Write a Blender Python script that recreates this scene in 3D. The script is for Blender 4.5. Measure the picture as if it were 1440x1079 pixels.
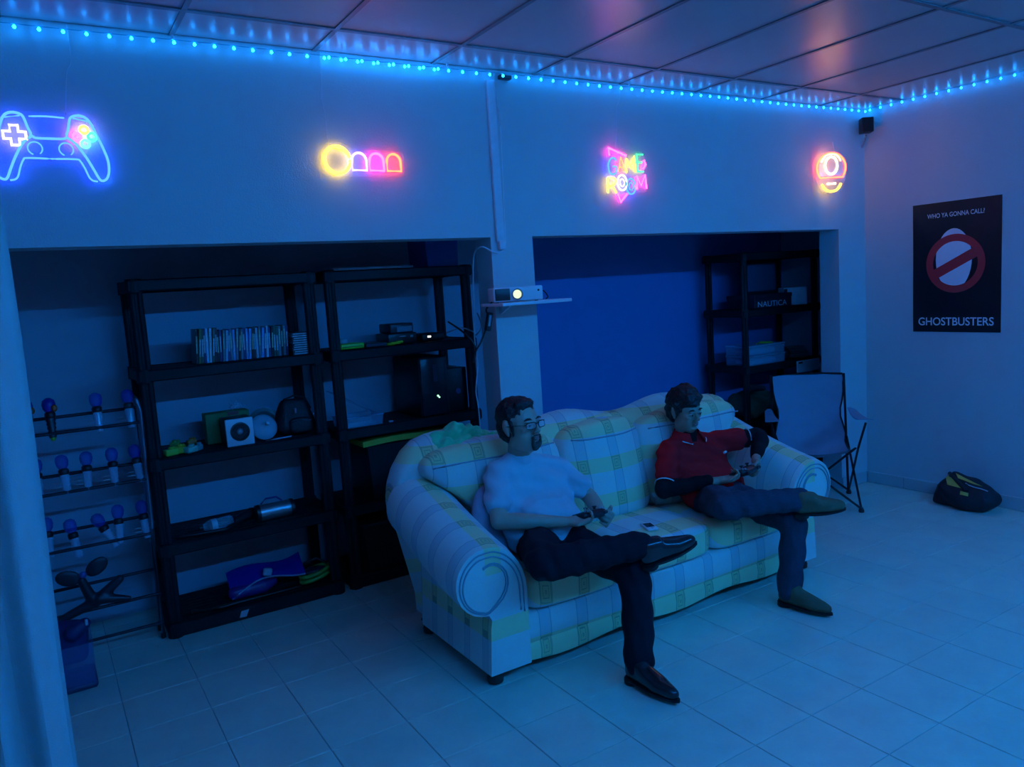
import bpy, bmesh, math, random
from mathutils import Vector, Matrix, Quaternion, noise as mnoise
import numpy as np

for _o in list(bpy.data.objects):
    bpy.data.objects.remove(_o, do_unlink=True)
scene = bpy.context.scene
COL = scene.collection
PI = math.pi
R_ = math.radians
random.seed(7)

# ------------------------------------------------------------------ camera
def make_camera():
    pitch, roll, yaw = R_(6.96), R_(-3.73), R_(-31.67)
    rz = Matrix.Rotation(yaw, 3, 'Z')
    fwd = rz @ Vector((0, math.cos(pitch), -math.sin(pitch)))
    right = rz @ Vector((1, 0, 0))
    up = right.cross(fwd)
    r2 = right * math.cos(roll) + up * math.sin(roll)
    u2 = up * math.cos(roll) - right * math.sin(roll)
    m = Matrix(((r2.x, u2.x, -fwd.x, 0), (r2.y, u2.y, -fwd.y, 0), (r2.z, u2.z, -fwd.z, 1.72), (0, 0, 0, 1)))
    cd = bpy.data.cameras.new('camera')
    cd.sensor_fit = 'HORIZONTAL'
    cd.sensor_width = 36.0
    cd.lens = 1083.0 / 1440.0 * 36.0
    cd.clip_start = 0.02
    co = bpy.data.objects.new('camera', cd)
    COL.objects.link(co)
    co.matrix_world = m
    scene.camera = co
make_camera()

# ------------------------------------------------------------------ world, exposure
world = bpy.data.worlds.new('world')
scene.world = world
world.use_nodes = True
world.node_tree.nodes['Background'].inputs[0].default_value = (0.02, 0.05, 0.2, 1)
world.node_tree.nodes['Background'].inputs[1].default_value = 0.02
vs = scene.view_settings
vs.view_transform = 'Standard'
vs.look = 'None'
vs.gamma = 1.0
vs.use_curve_mapping = False
vs.exposure = 0.0

LED_COL = (0.004, 0.255, 1.0)
LED_STRENGTH = 36.0          # the bulbs of the string in view
REAR_STRENGTH = 315.0         # the same strip carried on along the wall behind the viewer
PROJECTOR_POWER = 58.0

def projector_beam(loc, target):
    ld = bpy.data.lights.new('projector_beam', 'SPOT')
    ld.energy = PROJECTOR_POWER
    ld.color = (1.0, 0.72, 0.68)
    ld.spot_size = R_(26)
    ld.spot_blend = 0.25
    ld.shadow_soft_size = 0.01
    lo = bpy.data.objects.new('projector_beam', ld)
    COL.objects.link(lo)
    d = Vector(target) - Vector(loc)
    lo.location = loc
    lo.rotation_euler = d.to_track_quat('-Z', 'Y').to_euler()
projector_beam((2.225, 3.478, 1.693), (1.25, -0.6, 1.62))

# ------------------------------------------------------------------ materials
MATS = {}
def _mix(nt, fac, a, b):
    n = nt.nodes.new('ShaderNodeMix'); n.data_type = 'RGBA'
    for s, v in ((0, fac), (6, a), (7, b)):
        if hasattr(v, 'links') or isinstance(v, bpy.types.NodeSocket):
            nt.links.new(v, n.inputs[s])
        elif isinstance(v, (int, float)):
            n.inputs[s].default_value = v
        else:
            n.inputs[s].default_value = (*v[:3], 1)
    return n.outputs[2]
def _m(nt, op, a, b=0.0, c=0.0):
    n = nt.nodes.new('ShaderNodeMath'); n.operation = op
    for i, v in enumerate((a, b, c)):
        if isinstance(v, bpy.types.NodeSocket): nt.links.new(v, n.inputs[i])
        else: n.inputs[i].default_value = v
    return n.outputs[0]
def mat(name, col, rough=0.6, metal=0.0, var=0.12, scale=30.0, bump=0.0, bscale=None, emit=None, es=0.0, spec=0.5, alpha=1.0, trans=0.0, sheen=0.0, coat=0.0, detail=4):
    if name in MATS: return MATS[name]
    m = bpy.data.materials.new(name); m.use_nodes = True
    nt = m.node_tree; b = nt.nodes['Principled BSDF']
    tc = nt.nodes.new('ShaderNodeTexCoord')
    nz = nt.nodes.new('ShaderNodeTexNoise'); nz.inputs['Scale'].default_value = scale; nz.inputs['Detail'].default_value = detail
    nt.links.new(tc.outputs['Object'], nz.inputs['Vector'])
    lo = tuple(max(0, c * (1 - var)) for c in col); hi = tuple(min(1, c * (1 + var)) for c in col)
    nt.links.new(_mix(nt, nz.outputs['Fac'], lo, hi), b.inputs['Base Color'])
    b.inputs['Roughness'].default_value = rough
    b.inputs['Metallic'].default_value = metal
    b.inputs['Specular IOR Level'].default_value = spec
    b.inputs['Alpha'].default_value = alpha
    b.inputs['Transmission Weight'].default_value = trans
    b.inputs['Sheen Weight'].default_value = sheen
    b.inputs['Coat Weight'].default_value = coat
    if emit:
        b.inputs['Emission Color'].default_value = (*emit, 1)
        b.inputs['Emission Strength'].default_value = es
    if bump:
        n2 = nz
        if bscale:
            n2 = nt.nodes.new('ShaderNodeTexNoise'); n2.inputs['Scale'].default_value = bscale; n2.inputs['Detail'].default_value = 3
            nt.links.new(tc.outputs['Object'], n2.inputs['Vector'])
        bp = nt.nodes.new('ShaderNodeBump'); bp.inputs['Strength'].default_value = bump; bp.inputs['Distance'].default_value = 0.01
        nt.links.new(n2.outputs['Fac'], bp.inputs['Height']); nt.links.new(bp.outputs[0], b.inputs['Normal'])
    MATS[name] = m
    return m
def glow(name, col, strength):
    """A lit lamp surface (LED bulb, neon tube, indicator)."""
    if name in MATS: return MATS[name]
    m = bpy.data.materials.new(name); m.use_nodes = True
    nt = m.node_tree
    for n in list(nt.nodes): nt.nodes.remove(n)
    e = nt.nodes.new('ShaderNodeEmission'); e.inputs[0].default_value = (*col, 1); e.inputs[1].default_value = strength
    o = nt.nodes.new('ShaderNodeOutputMaterial'); nt.links.new(e.outputs[0], o.inputs[0])
    MATS[name] = m
    return m
def clear(name, tint, alpha, rough=0.08):
    """Thin clear plastic: mostly see-through with a glossy skin."""
    if name in MATS: return MATS[name]
    m = bpy.data.materials.new(name); m.use_nodes = True
    nt = m.node_tree; b = nt.nodes['Principled BSDF']
    b.inputs['Base Color'].default_value = (*tint, 1); b.inputs['Roughness'].default_value = rough
    b.inputs['Specular IOR Level'].default_value = 0.8
    lw = nt.nodes.new('ShaderNodeLayerWeight'); lw.inputs[0].default_value = 0.35
    nt.links.new(_m(nt, 'MULTIPLY_ADD', lw.outputs['Facing'], 0.55, alpha), b.inputs['Alpha'])
    MATS[name] = m
    return m
def plaid(name, mode):
    """Woven plaid: white ground, grey-blue bars, yellow bands and outlined squares where they cross."""
    m = bpy.data.materials.new(name); m.use_nodes = True
    nt = m.node_tree; b = nt.nodes['Principled BSDF']
    tc = nt.nodes.new('ShaderNodeTexCoord')
    sp = nt.nodes.new('ShaderNodeSeparateXYZ'); nt.links.new(tc.outputs['Object'], sp.inputs[0])
    x, y, z = sp.outputs
    if mode == 'front':
        u, v, pu, pv, wv = x, _m(nt, 'ADD', _m(nt, 'SUBTRACT', z, y), 0.158), 0.205, 0.285, 0.42
    elif mode == 'back':
        u, v, pu, pv, wv = _m(nt, 'ADD', x, 0.02), _m(nt, 'ADD', z, 0.045), 0.205, 0.19, 0.40
    else:
        u, v, pu, pv, wv = _m(nt, 'ADD', y, 0.03), _m(nt, 'ADD', z, 0.0), 0.165, 0.285, 0.40
    fu = _m(nt, 'FRACT', _m(nt, 'DIVIDE', _m(nt, 'ADD', u, pu * 40), pu))
    fv = _m(nt, 'FRACT', _m(nt, 'DIVIDE', _m(nt, 'ADD', v, pv * 40), pv))
    su = _m(nt, 'LESS_THAN', fu, 0.30); sv = _m(nt, 'LESS_THAN', fv, wv)
    dvv = _m(nt, 'DIVIDE', _m(nt, 'ABSOLUTE', _m(nt, 'SUBTRACT', fv, wv / 2)), wv / 2)
    if mode == 'arm':                      # one band along the crown of the arm, one round its side
        crown = _m(nt, 'MULTIPLY', _m(nt, 'LESS_THAN', _m(nt, 'ABSOLUTE', _m(nt, 'SUBTRACT', _m(nt, 'ABSOLUTE', x), 1.05)), 0.040), _m(nt, 'GREATER_THAN', z, 0.52))
        side = _m(nt, 'LESS_THAN', _m(nt, 'ABSOLUTE', _m(nt, 'SUBTRACT', z, 0.27)), 0.045)
        sv = _m(nt, 'MAXIMUM', crown, side)
        dvv = _m(nt, 'DIVIDE', _m(nt, 'ABSOLUTE', _m(nt, 'SUBTRACT', _m(nt, 'ABSOLUTE', x), 1.05)), 0.040)
    eu = _m(nt, 'ADD', _m(nt, 'LESS_THAN', _m(nt, 'ABSOLUTE', _m(nt, 'SUBTRACT', fu, 0.30)), 0.012), _m(nt, 'LESS_THAN', fu, 0.02))
    du = _m(nt, 'DIVIDE', _m(nt, 'ABSOLUTE', _m(nt, 'SUBTRACT', fu, 0.15)), 0.15)
    d = _m(nt, 'MAXIMUM', du, dvv)
    ring = _m(nt, 'GREATER_THAN', _m(nt, 'SINE', _m(nt, 'MULTIPLY', d, 17.0)), 0.72)
    both = _m(nt, 'MULTIPLY', su, sv)
    ring = _m(nt, 'MULTIPLY', ring, both)
    nz = nt.nodes.new('ShaderNodeTexNoise'); nz.inputs['Scale'].default_value = 220; nt.links.new(tc.outputs['Object'], nz.inputs['Vector'])
    c0 = _mix(nt, nz.outputs['Fac'], (0.54, 0.62, 0.58), (0.68, 0.76, 0.70))
    c1 = _mix(nt, su, c0, (0.50, 0.595, 0.59))
    c2 = _mix(nt, _m(nt, 'MULTIPLY', sv, 0.72), c1, (0.74, 0.68, 0.28))
    c3 = _mix(nt, _m(nt, 'MULTIPLY', both, 0.5), c2, (0.54, 0.50, 0.18))
    c4 = _mix(nt, _m(nt, 'MULTIPLY', _m(nt, 'MAXIMUM', ring, _m(nt, 'MULTIPLY', eu, 0.7)), 0.55), c3, (0.12, 0.13, 0.14))
    nt.links.new(c4, b.inputs['Base Color'])
    b.inputs['Roughness'].default_value = 0.85
    b.inputs['Sheen Weight'].default_value = 0.15
    bp = nt.nodes.new('ShaderNodeBump'); bp.inputs['Strength'].default_value = 0.25; bp.inputs['Distance'].default_value = 0.004
    n3 = nt.nodes.new('ShaderNodeTexNoise'); n3.inputs['Scale'].default_value = 26; n3.inputs['Detail'].default_value = 4
    nt.links.new(tc.outputs['Object'], n3.inputs['Vector']); nt.links.new(n3.outputs['Fac'], bp.inputs['Height']); nt.links.new(bp.outputs[0], b.inputs['Normal'])
    return m

# ------------------------------------------------------------------ mesh helpers (all in world metres)
def basis(d):
    d = Vector(d).normalized()
    a = Vector((0, 0, 1)) if abs(d.z) < 0.9 else Vector((1, 0, 0))
    s = d.cross(a).normalized()
    return d, s, s.cross(d).normalized()
class MB:
    def __init__(self): self.v = []; self.f = []
    def add(self, vs, fs):
        o = len(self.v); self.v += [tuple(p) for p in vs]; self.f += [tuple(i + o for i in f) for f in fs]; return self
    def box(self, c, s, rot=None):
        hx, hy, hz = s[0] / 2, s[1] / 2, s[2] / 2; c = Vector(c)
        P = [Vector((x, y, z)) for x in (-hx, hx) for y in (-hy, hy) for z in (-hz, hz)]
        if rot is not None: P = [rot @ p for p in P]
        return self.add([c + p for p in P], [(0, 1, 3, 2), (4, 6, 7, 5), (0, 4, 5, 1), (2, 3, 7, 6), (0, 2, 6, 4), (1, 5, 7, 3)])
    def rbox(self, c, s, r=0.01, seg=2, rot=None):
        bm = bmesh.new(); bmesh.ops.create_cube(bm, size=1.0)
        for v in bm.verts: v.co = Vector((v.co.x * s[0], v.co.y * s[1], v.co.z * s[2]))
        bmesh.ops.bevel(bm, geom=list(bm.edges), offset=min(r, 0.49 * min(s)), segments=seg, affect='EDGES', profile=0.5)
        bm.verts.index_update(); c = Vector(c)
        vs = [c + ((rot @ v.co) if rot is not None else v.co) for v in bm.verts]
        fs = [tuple(v.index for v in f.verts) for f in bm.faces]; bm.free()
        return self.add(vs, fs)
    def cyl(self, p, q, r1, r2=None, n=12, caps=True):
        r2 = r1 if r2 is None else r2; p = Vector(p); q = Vector(q); d, s, t = basis(q - p)
        vs = []
        for c, r in ((p, r1), (q, r2)):
            for i in range(n):
                a = 2 * PI * i / n; vs.append(c + (s * math.cos(a) + t * math.sin(a)) * r)
        fs = [(i, (i + 1) % n, n + (i + 1) % n, n + i) for i in range(n)]
        if caps: fs += [tuple(range(n - 1, -1, -1)), tuple(range(n, 2 * n))]
        return self.add(vs, fs)
    def tube(self, pts, r, n=6, closed=False):
        pts = [Vector(p) for p in pts]; N = len(pts); vs = []; fs = []
        up = None
        for i, p in enumerate(pts):
            a = pts[(i - 1) % N] if (closed or i > 0) else p; b = pts[(i + 1) % N] if (closed or i < N - 1) else p
            d = (b - a)
            if d.length < 1e-9: d = Vector((0, 0, 1))
            d.normalize()
            if up is None: _, s, t = basis(d)
            else:
                s = (up - d * up.dot(d))
                s = s.normalized() if s.length > 1e-6 else basis(d)[1]
                t = d.cross(s).normalized()
            up = s
            rr = r[i] if isinstance(r, (list, tuple)) else r
            for k in range(n):
                an = 2 * PI * k / n; vs.append(p + (s * math.cos(an) + t * math.sin(an)) * rr)
        for i in range(N if closed else N - 1):
            for k in range(n):
                j = (i + 1) % N; fs.append((i * n + k, i * n + (k + 1) % n, j * n + (k + 1) % n, j * n + k))
        if not closed: fs += [tuple(range(n - 1, -1, -1)), tuple((N - 1) * n + k for k in range(n))]
        return self.add(vs, fs)
    def lathe(self, c, prof, n=20, axis=(0, 0, 1)):
        """prof: (radius, height along axis)"""
        c = Vector(c); d, s, t = basis(axis); vs = []; fs = []
        for r, h in prof:
            for k in range(n):
                a = 2 * PI * k / n; vs.append(c + d * h + (s * math.cos(a) + t * math.sin(a)) * max(r, 1e-5))
        for i in range(len(prof) - 1):
            for k in range(n):
                fs.append((i * n + k, i * n + (k + 1) % n, (i + 1) * n + (k + 1) % n, (i + 1) * n + k))
        fs += [tuple(range(n - 1, -1, -1)), tuple((len(prof) - 1) * n + k for k in range(n))]
        return self.add(vs, fs)
    def ell(self, c, r, nu=14, nv=9, rot=None):
        c = Vector(c); vs = []; fs = []
        for j in range(nv + 1):
            th = PI * j / nv
            for i in range(nu):
                ph = 2 * PI * i / nu
                p = Vector((r[0] * math.sin(th) * math.cos(ph), r[1] * math.sin(th) * math.sin(ph), r[2] * math.cos(th)))
                if rot is not None: p = rot @ p
                vs.append(c + p)
        for j in range(nv):
            for i in range(nu):
                fs.append((j * nu + i, (j + 1) * nu + i, (j + 1) * nu + (i + 1) % nu, j * nu + (i + 1) % nu))
        return self.add(vs, fs)
    def prism(self, poly, o, ax, ay, depth):
        """flat outline poly in the (ax, ay) plane at o, thickened along ax x ay"""
        o = Vector(o); ax = Vector(ax); ay = Vector(ay); n = ax.cross(ay).normalized() * depth
        a = [o + ax * p[0] + ay * p[1] for p in poly]; N = len(a)
        return self.add(a + [p + n for p in a], [tuple(range(N - 1, -1, -1)), tuple(range(N, 2 * N))] + [(i, (i + 1) % N, N + (i + 1) % N, N + i) for i in range(N)])
    def loft(self, rings, caps=True, closed_ring=True):
        N = len(rings[0]); vs = [p for r in rings for p in r]; fs = []
        for i in range(len(rings) - 1):
            for k in range(N if closed_ring else N - 1):
                fs.append((i * N + k, i * N + (k + 1) % N, (i + 1) * N + (k + 1) % N, (i + 1) * N + k))
        if caps: fs += [tuple(range(N - 1, -1, -1)), tuple((len(rings) - 1) * N + k for k in range(N))]
        return self.add(vs, fs)
    def puff(self, c, s, n=4.0, k=14, rot=None, crown=0.0, wrinkle=0.0, seed=0):
        """A stuffed cushion: rounded block with a crowned top and soft dents."""
        c = Vector(c); bm = bmesh.new(); bmesh.ops.create_cube(bm, size=2.0)
        bmesh.ops.subdivide_edges(bm, edges=list(bm.edges), cuts=k, use_grid_fill=True)
        bm.verts.index_update(); out = []
        for v in bm.verts:
            p = v.co; L = (abs(p.x) ** n + abs(p.y) ** n + abs(p.z) ** n) ** (1 / n); q = p / L
            g = (1 - min(1, abs(q.x)) ** 2) * (1 - min(1, abs(q.y)) ** 2)
            q = Vector((q.x * s[0] / 2, q.y * s[1] / 2, q.z * s[2] / 2 * (1 + crown * g)))
            if wrinkle:
                w = mnoise.noise(Vector((q.x * 5 + seed, q.y * 5, q.z * 5))) + 0.5 * mnoise.noise(Vector((q.x * 14, q.y * 14 + seed, q.z * 9)))
                q += q.normalized() * w * wrinkle
            out.append(c + ((rot @ q) if rot is not None else q))
        fs = [tuple(v.index for v in f.verts) for f in bm.faces]; bm.free()
        return self.add(out, fs)

def link(name, me, root=None):
    o = bpy.data.objects.new(name, me); COL.objects.link(o)
    if root is not None: o.parent = root
    return o
def worldloc(o):
    p = Vector((0, 0, 0))
    while o is not None: p += o.location; o = o.parent
    return p
def build(name, mb, m, root=None, smooth=False, origin=None, label=None):
    """one mesh object from world coordinates; root (if any) is unrotated at build time"""
    o0 = worldloc(root) if root is not None else Vector((0, 0, 0))
    org = Vector(origin) if origin is not None else None
    sh = o0 if root is not None else (org or Vector((0, 0, 0)))
    me = bpy.data.meshes.new(name)
    me.from_pydata([tuple(Vector(v) - sh) for v in mb.v], [], mb.f)
    bm = bmesh.new(); bm.from_mesh(me); bmesh.ops.recalc_face_normals(bm, faces=bm.faces); bm.to_mesh(me); bm.free()
    me.materials.append(m)
    if smooth:
        me.polygons.foreach_set('use_smooth', [True] * len(me.polygons))
        try: me.set_sharp_from_angle(angle=R_(50))
        except Exception: pass
    me.update()
    o = link(name, me, root)
    if root is None and org is not None: o.location = org
    if label: o['label'] = label
    return o
def thing(name, label, cat, loc=(0, 0, 0), group=None):
    o = bpy.data.objects.new(name, None); COL.objects.link(o); o.location = loc
    o.empty_display_size = 0.05
    return tag(o, label, cat, group)
def tag(o, label, cat, group=None):
    o['label'] = label; o['category'] = cat
    if group: o['group'] = group
    return o
def struct(name, mb, m, label=None, smooth=False, root=None):
    o = build(name, mb, m, root, smooth)
    if root is None: o['kind'] = 'structure'
    if label: o['label'] = label
    return o
def copy_tree(root, loc, rz=0.0, label=None, group=None):
    r = root.copy(); COL.objects.link(r); r.location = loc; r.rotation_euler = (0, 0, rz)
    if label: r['label'] = label
    if group: r['group'] = group
    for ch in root.children:
        c = ch.copy(); COL.objects.link(c); c.parent = r
        for g in ch.children:
            d = g.copy(); COL.objects.link(d); d.parent = c
    return r
ORD = ['first', 'second', 'third', 'fourth', 'fifth', 'sixth', 'seventh', 'eighth', 'ninth', 'tenth', 'eleventh', 'twelfth', 'thirteenth', 'fourteenth', 'fifteenth', 'sixteenth', 'seventeenth', 'eighteenth', 'nineteenth', 'twentieth',
       'twenty-first', 'twenty-second', 'twenty-third', 'twenty-fourth', 'twenty-fifth', 'twenty-sixth', 'twenty-seventh', 'twenty-eighth', 'twenty-ninth', 'thirtieth', 'thirty-first', 'thirty-second', 'thirty-third', 'thirty-fourth', 'thirty-fifth', 'thirty-sixth']

# flesh and cloth: overlapping tapered limbs fused into one continuous skin
def hull(bm, pts):
    vs = [bm.verts.new(p) for p in pts]
    r = bmesh.ops.convex_hull(bm, input=vs)
    junk = [g for g in r.get('geom_interior', []) + r.get('geom_unused', []) if isinstance(g, bmesh.types.BMVert)]
    if junk: bmesh.ops.delete(bm, geom=list(set(junk)), context='VERTS')
_SPH = []
for _j in range(7):
    for _i in range(10 if 0 < _j < 6 else 1):
        _t = PI * _j / 6; _p = 2 * PI * _i / 10
        _SPH.append(Vector((math.sin(_t) * math.cos(_p), math.sin(_t) * math.sin(_p), math.cos(_t))))
def blob(name, prims, voxel, m, root, smooth=6, label=None, disp=None):
    """prims: lists of (centre, radius or (rx,ry,rz), optional 3x3 rotation); each list is hulled, then all are fused"""
    bm = bmesh.new()
    for pr in prims:
        pts = []
        for s in pr:
            c = Vector(s[0]); r = s[1]; rot = s[2] if len(s) > 2 else None
            for q in _SPH:
                p = Vector((q.x * r[0], q.y * r[1], q.z * r[2])) if isinstance(r, (tuple, list)) else q * r
                pts.append(c + ((rot @ p) if rot is not None else p))
        hull(bm, pts)
    bmesh.ops.recalc_face_normals(bm, faces=bm.faces)
    me = bpy.data.meshes.new('tmp'); bm.to_mesh(me); bm.free()
    t = bpy.data.objects.new('tmp', me); COL.objects.link(t)
    md = t.modifiers.new('r', 'REMESH'); md.mode = 'VOXEL'; md.voxel_size = voxel
    if smooth:
        ms = t.modifiers.new('s', 'SMOOTH'); ms.factor = 0.5; ms.iterations = smooth
    dg = bpy.context.evaluated_depsgraph_get(); dg.update()
    me2 = bpy.data.meshes.new_from_object(t.evaluated_get(dg), depsgraph=dg)
    bpy.data.objects.remove(t, do_unlink=True); bpy.data.meshes.remove(me)
    me2.name = name
    o0 = worldloc(root) if root is not None else Vector((0, 0, 0))
    n = len(me2.vertices)
    co = np.empty(n * 3); me2.vertices.foreach_get('co', co); co = co.reshape(-1, 3)
    if disp is not None:
        no = np.empty(n * 3); me2.vertices.foreach_get('normal', no); no = no.reshape(-1, 3)
        co = co + no * disp(co)[:, None]
    co = co - np.array(o0)
    me2.vertices.foreach_set('co', co.reshape(-1)); me2.update()
    me2.materials.clear(); me2.materials.append(m)
    me2.polygons.foreach_set('use_smooth', [True] * len(me2.polygons))
    o = link(name, me2, root)
    if label: o['label'] = label
    return o
def sm3(pts, n=5):
    P = [Vector(p) for p in pts]; N = len(P); out = []
    for i in range(N - 1):
        p0, p1, p2, p3 = P[max(i - 1, 0)], P[i], P[i + 1], P[min(i + 2, N - 1)]
        for k in range(n):
            t = k / n; out.append(0.5 * ((2 * p1) + (p2 - p0) * t + (2 * p0 - 5 * p1 + 4 * p2 - p3) * t * t + (3 * p1 - p0 - 3 * p2 + p3) * t ** 3))
    return out + [P[-1]]
def cap(p, q, r1, r2): return [(p, r1), (q, r2)]
# ------------------------------------------------------------------ the room
XL, XR, YF, YN, YB, YR, ZC, ZB = -1.0, 5.57, 3.675, 3.845, 4.85, -0.6, 2.9, 2.01
XN = 6.05
paint = mat('white_wall_paint', (0.56, 0.58, 0.60), 0.75, bump=0.25, bscale=180, var=0.03, scale=6)
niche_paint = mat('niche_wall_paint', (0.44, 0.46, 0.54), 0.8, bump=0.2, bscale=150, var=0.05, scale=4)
blue_paint = mat('blue_niche_paint', (0.07, 0.24, 0.56), 0.8, bump=0.15, bscale=150, var=0.04, scale=4)
def wbox(name, x0, x1, y0, y1, z0, z1, m, label):
    return struct(name, MB().box(((x0 + x1) / 2, (y0 + y1) / 2, (z0 + z1) / 2), (x1 - x0, y1 - y0, z1 - z0)), m, label)
wbox('wall_front', XL, XR, YF, YN, ZB, ZC, paint, 'white painted header wall above the storage niche, hung with neon signs')
wbox('wall_pillar', 2.19, 2.465, YF, YN, 0, ZB, paint, 'white pillar between the two storage openings behind the projector')
wbox('wall_column', 5.242, XR, YF, YN, 0, ZB, paint, 'white end column beside the folding camp chair')
wbox('wall_right', XR, XR + 0.12, YR, YN, 0, ZC, paint, 'white right-hand wall carrying the film poster')
wbox('wall_left', XL - 0.12, XL, YR, YB + 0.1, 0, ZC, paint, 'white wall beyond the curtain')
wbox('wall_rear', XL, XR, YR - 0.12, YR, 0, ZC, paint, 'white wall behind the viewer where the film is projected')
wbox('wall_niche_left', XL, 3.0, YB, YB + 0.1, 0, ZC, niche_paint, 'shadowed back wall behind the two black shelving units')
wbox('wall_niche_right', 3.0, XN, YB, YB + 0.1, 0, ZC, blue_paint, 'deep blue back wall above the sofa')
wbox('wall_niche_end', XN, XN + 0.1, YN, YB + 0.1, 0, ZC, niche_paint, 'end wall of the storage niche beside the right shelving unit')
wbox('wall_niche_return', XR, XN + 0.1, YN, YN + 0.05, 0, ZC, niche_paint, 'return wall closing the niche behind the end column')

# floor: grout bed, tiles one by one
def floor_material():
    m = bpy.data.materials.new('ceramic_floor_tile'); m.use_nodes = True
    nt = m.node_tree; b = nt.nodes['Principled BSDF']
    ge = nt.nodes.new('ShaderNodeNewGeometry')
    oi = nt.nodes.new('ShaderNodeObjectInfo')
    n1 = nt.nodes.new('ShaderNodeTexNoise'); n1.inputs['Scale'].default_value = 5.0; n1.inputs['Detail'].default_value = 8; n1.inputs['Roughness'].default_value = 0.65
    n2 = nt.nodes.new('ShaderNodeTexNoise'); n2.inputs['Scale'].default_value = 60.0; n2.inputs['Detail'].default_value = 4
    nt.links.new(ge.outputs['Position'], n1.inputs['Vector']); nt.links.new(ge.outputs['Position'], n2.inputs['Vector'])
    c = _mix(nt, n1.outputs['Fac'], (0.52, 0.56, 0.46), (0.90, 0.92, 0.74))
    c = _mix(nt, _m(nt, 'MULTIPLY', n2.outputs['Fac'], 0.35), c, (0.52, 0.56, 0.46))
    c = _mix(nt, _m(nt, 'MULTIPLY', oi.outputs['Random'], 0.12), c, (0.54, 0.58, 0.48))
    nt.links.new(c, b.inputs['Base Color'])
    nt.links.new(_m(nt, 'MULTIPLY_ADD', n1.outputs['Fac'], 0.25, 0.26), b.inputs['Roughness'])
    bp = nt.nodes.new('ShaderNodeBump'); bp.inputs['Strength'].default_value = 0.12; bp.inputs['Distance'].default_value = 0.004
    nt.links.new(n2.outputs['Fac'], bp.inputs['Height']); nt.links.new(bp.outputs[0], b.inputs['Normal'])
    return m
tile_m = floor_material()
floor = struct('floor', MB().box(((XL + XN) / 2, (YR + YB) / 2, -0.06), (XN - XL + 0.2, YB - YR + 0.2, 0.112)), mat('tile_grout', (0.36, 0.39, 0.36), 0.9, var=0.2, scale=60), 'pale ceramic tiled floor')
TS, TX, TY, GR = 0.3205, 2.717, 1.507, 0.0035
tb = MB(); h = (TS - GR) / 2
tb.add([(-h, -h, -0.01), (h, -h, -0.01), (h, h, -0.01), (-h, h, -0.01), (-h, -h, -0.0015), (h, -h, -0.0015), (h, h, -0.0015), (-h, h, -0.0015),
        (-h + .002, -h + .002, 0), (h - .002, -h + .002, 0), (h - .002, h - .002, 0), (-h + .002, h - .002, 0)],
       [(0, 1, 5, 4), (1, 2, 6, 5), (2, 3, 7, 6), (3, 0, 4, 7), (4, 5, 9, 8), (5, 6, 10, 9), (6, 7, 11, 10), (7, 4, 8, 11), (8, 9, 10, 11)])
tile_me = None
rest = MB()
cands = []
for i in range(-14, 14):
    for j in range(-9, 13):
        x = TX + TS * (i + 0.5); y = TY + TS * (j + 0.5)
        x0, x1, y0, y1 = max(x - h, XL), min(x + h, XN), max(y - h, YR), min(y + h, YB)
        if x1 - x0 < 0.02 or y1 - y0 < 0.02: continue
        if y > YN and x > XN - 0.01: continue
        ang = math.degrees(math.atan2(x, y)) - 31.67
        seen = y > 0.3 and -37 < ang < 37 and x * x + y * y > 1.5 and x < XR + 0.1
        cands.append(((x * x + y * y) if seen else 1e6, x, y, x0, x1, y0, y1, seen))
cands.sort(key=lambda c: c[0])
for k, (d2, x, y, x0, x1, y0, y1, seen) in enumerate(cands):
    if seen and k < 300:
        if x1 - x0 > 2 * h - 1e-4 and y1 - y0 > 2 * h - 1e-4:
            if tile_me is None:
                o = build('floor_tile', tb, tile_m, floor); o.location = (x, y, 0); tile_me = o.data
            else:
                o = link('floor_tile', tile_me, floor); o.location = (x, y, 0)
        else:
            o = build('floor_tile', MB().box(((x0 + x1) / 2, (y0 + y1) / 2, -0.005), (x1 - x0, y1 - y0, 0.01)), tile_m, floor)
    else:
        rest.box(((x0 + x1) / 2, (y0 + y1) / 2, -0.005), (x1 - x0, y1 - y0, 0.01))
o = build('floor_tiles_outlying', rest, tile_m, floor); o['kind'] = 'stuff'

# tiled skirting along the right wall and column
sk_m = mat('skirting_tile', (0.46, 0.49, 0.50), 0.45, var=0.12, scale=9)
bb = struct('baseboard_right', MB().box((XR - 0.004, (YR + YF) / 2, 0.045), (0.008, YF - YR, 0.09)), mat('skirting_mortar', (0.6, 0.6, 0.62), 0.8), 'low tiled skirting along the right wall')
n = 14; L = (YF - 0.012 - YR) / n
sk = None
for i in range(n):
    yc = YF - 0.012 - L * (i + 0.5)
    if sk is None:
        sk = build('skirting_tile', MB().rbox((0, 0, 0), (0.012, L - 0.006, 0.088), 0.003, 1), sk_m, bb); o = sk
    else: o = link('skirting_tile', sk.data, bb)
    o.location = (XR - 0.013, yc, 0.046)
bf = struct('baseboard_column', MB().rbox(((5.242 + XR - 0.02) / 2, YF - 0.006, 0.046), (XR - 0.02 - 5.242, 0.012, 0.088), 0.003, 1), sk_m, 'short tiled skirting at the foot of the end column')

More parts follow.
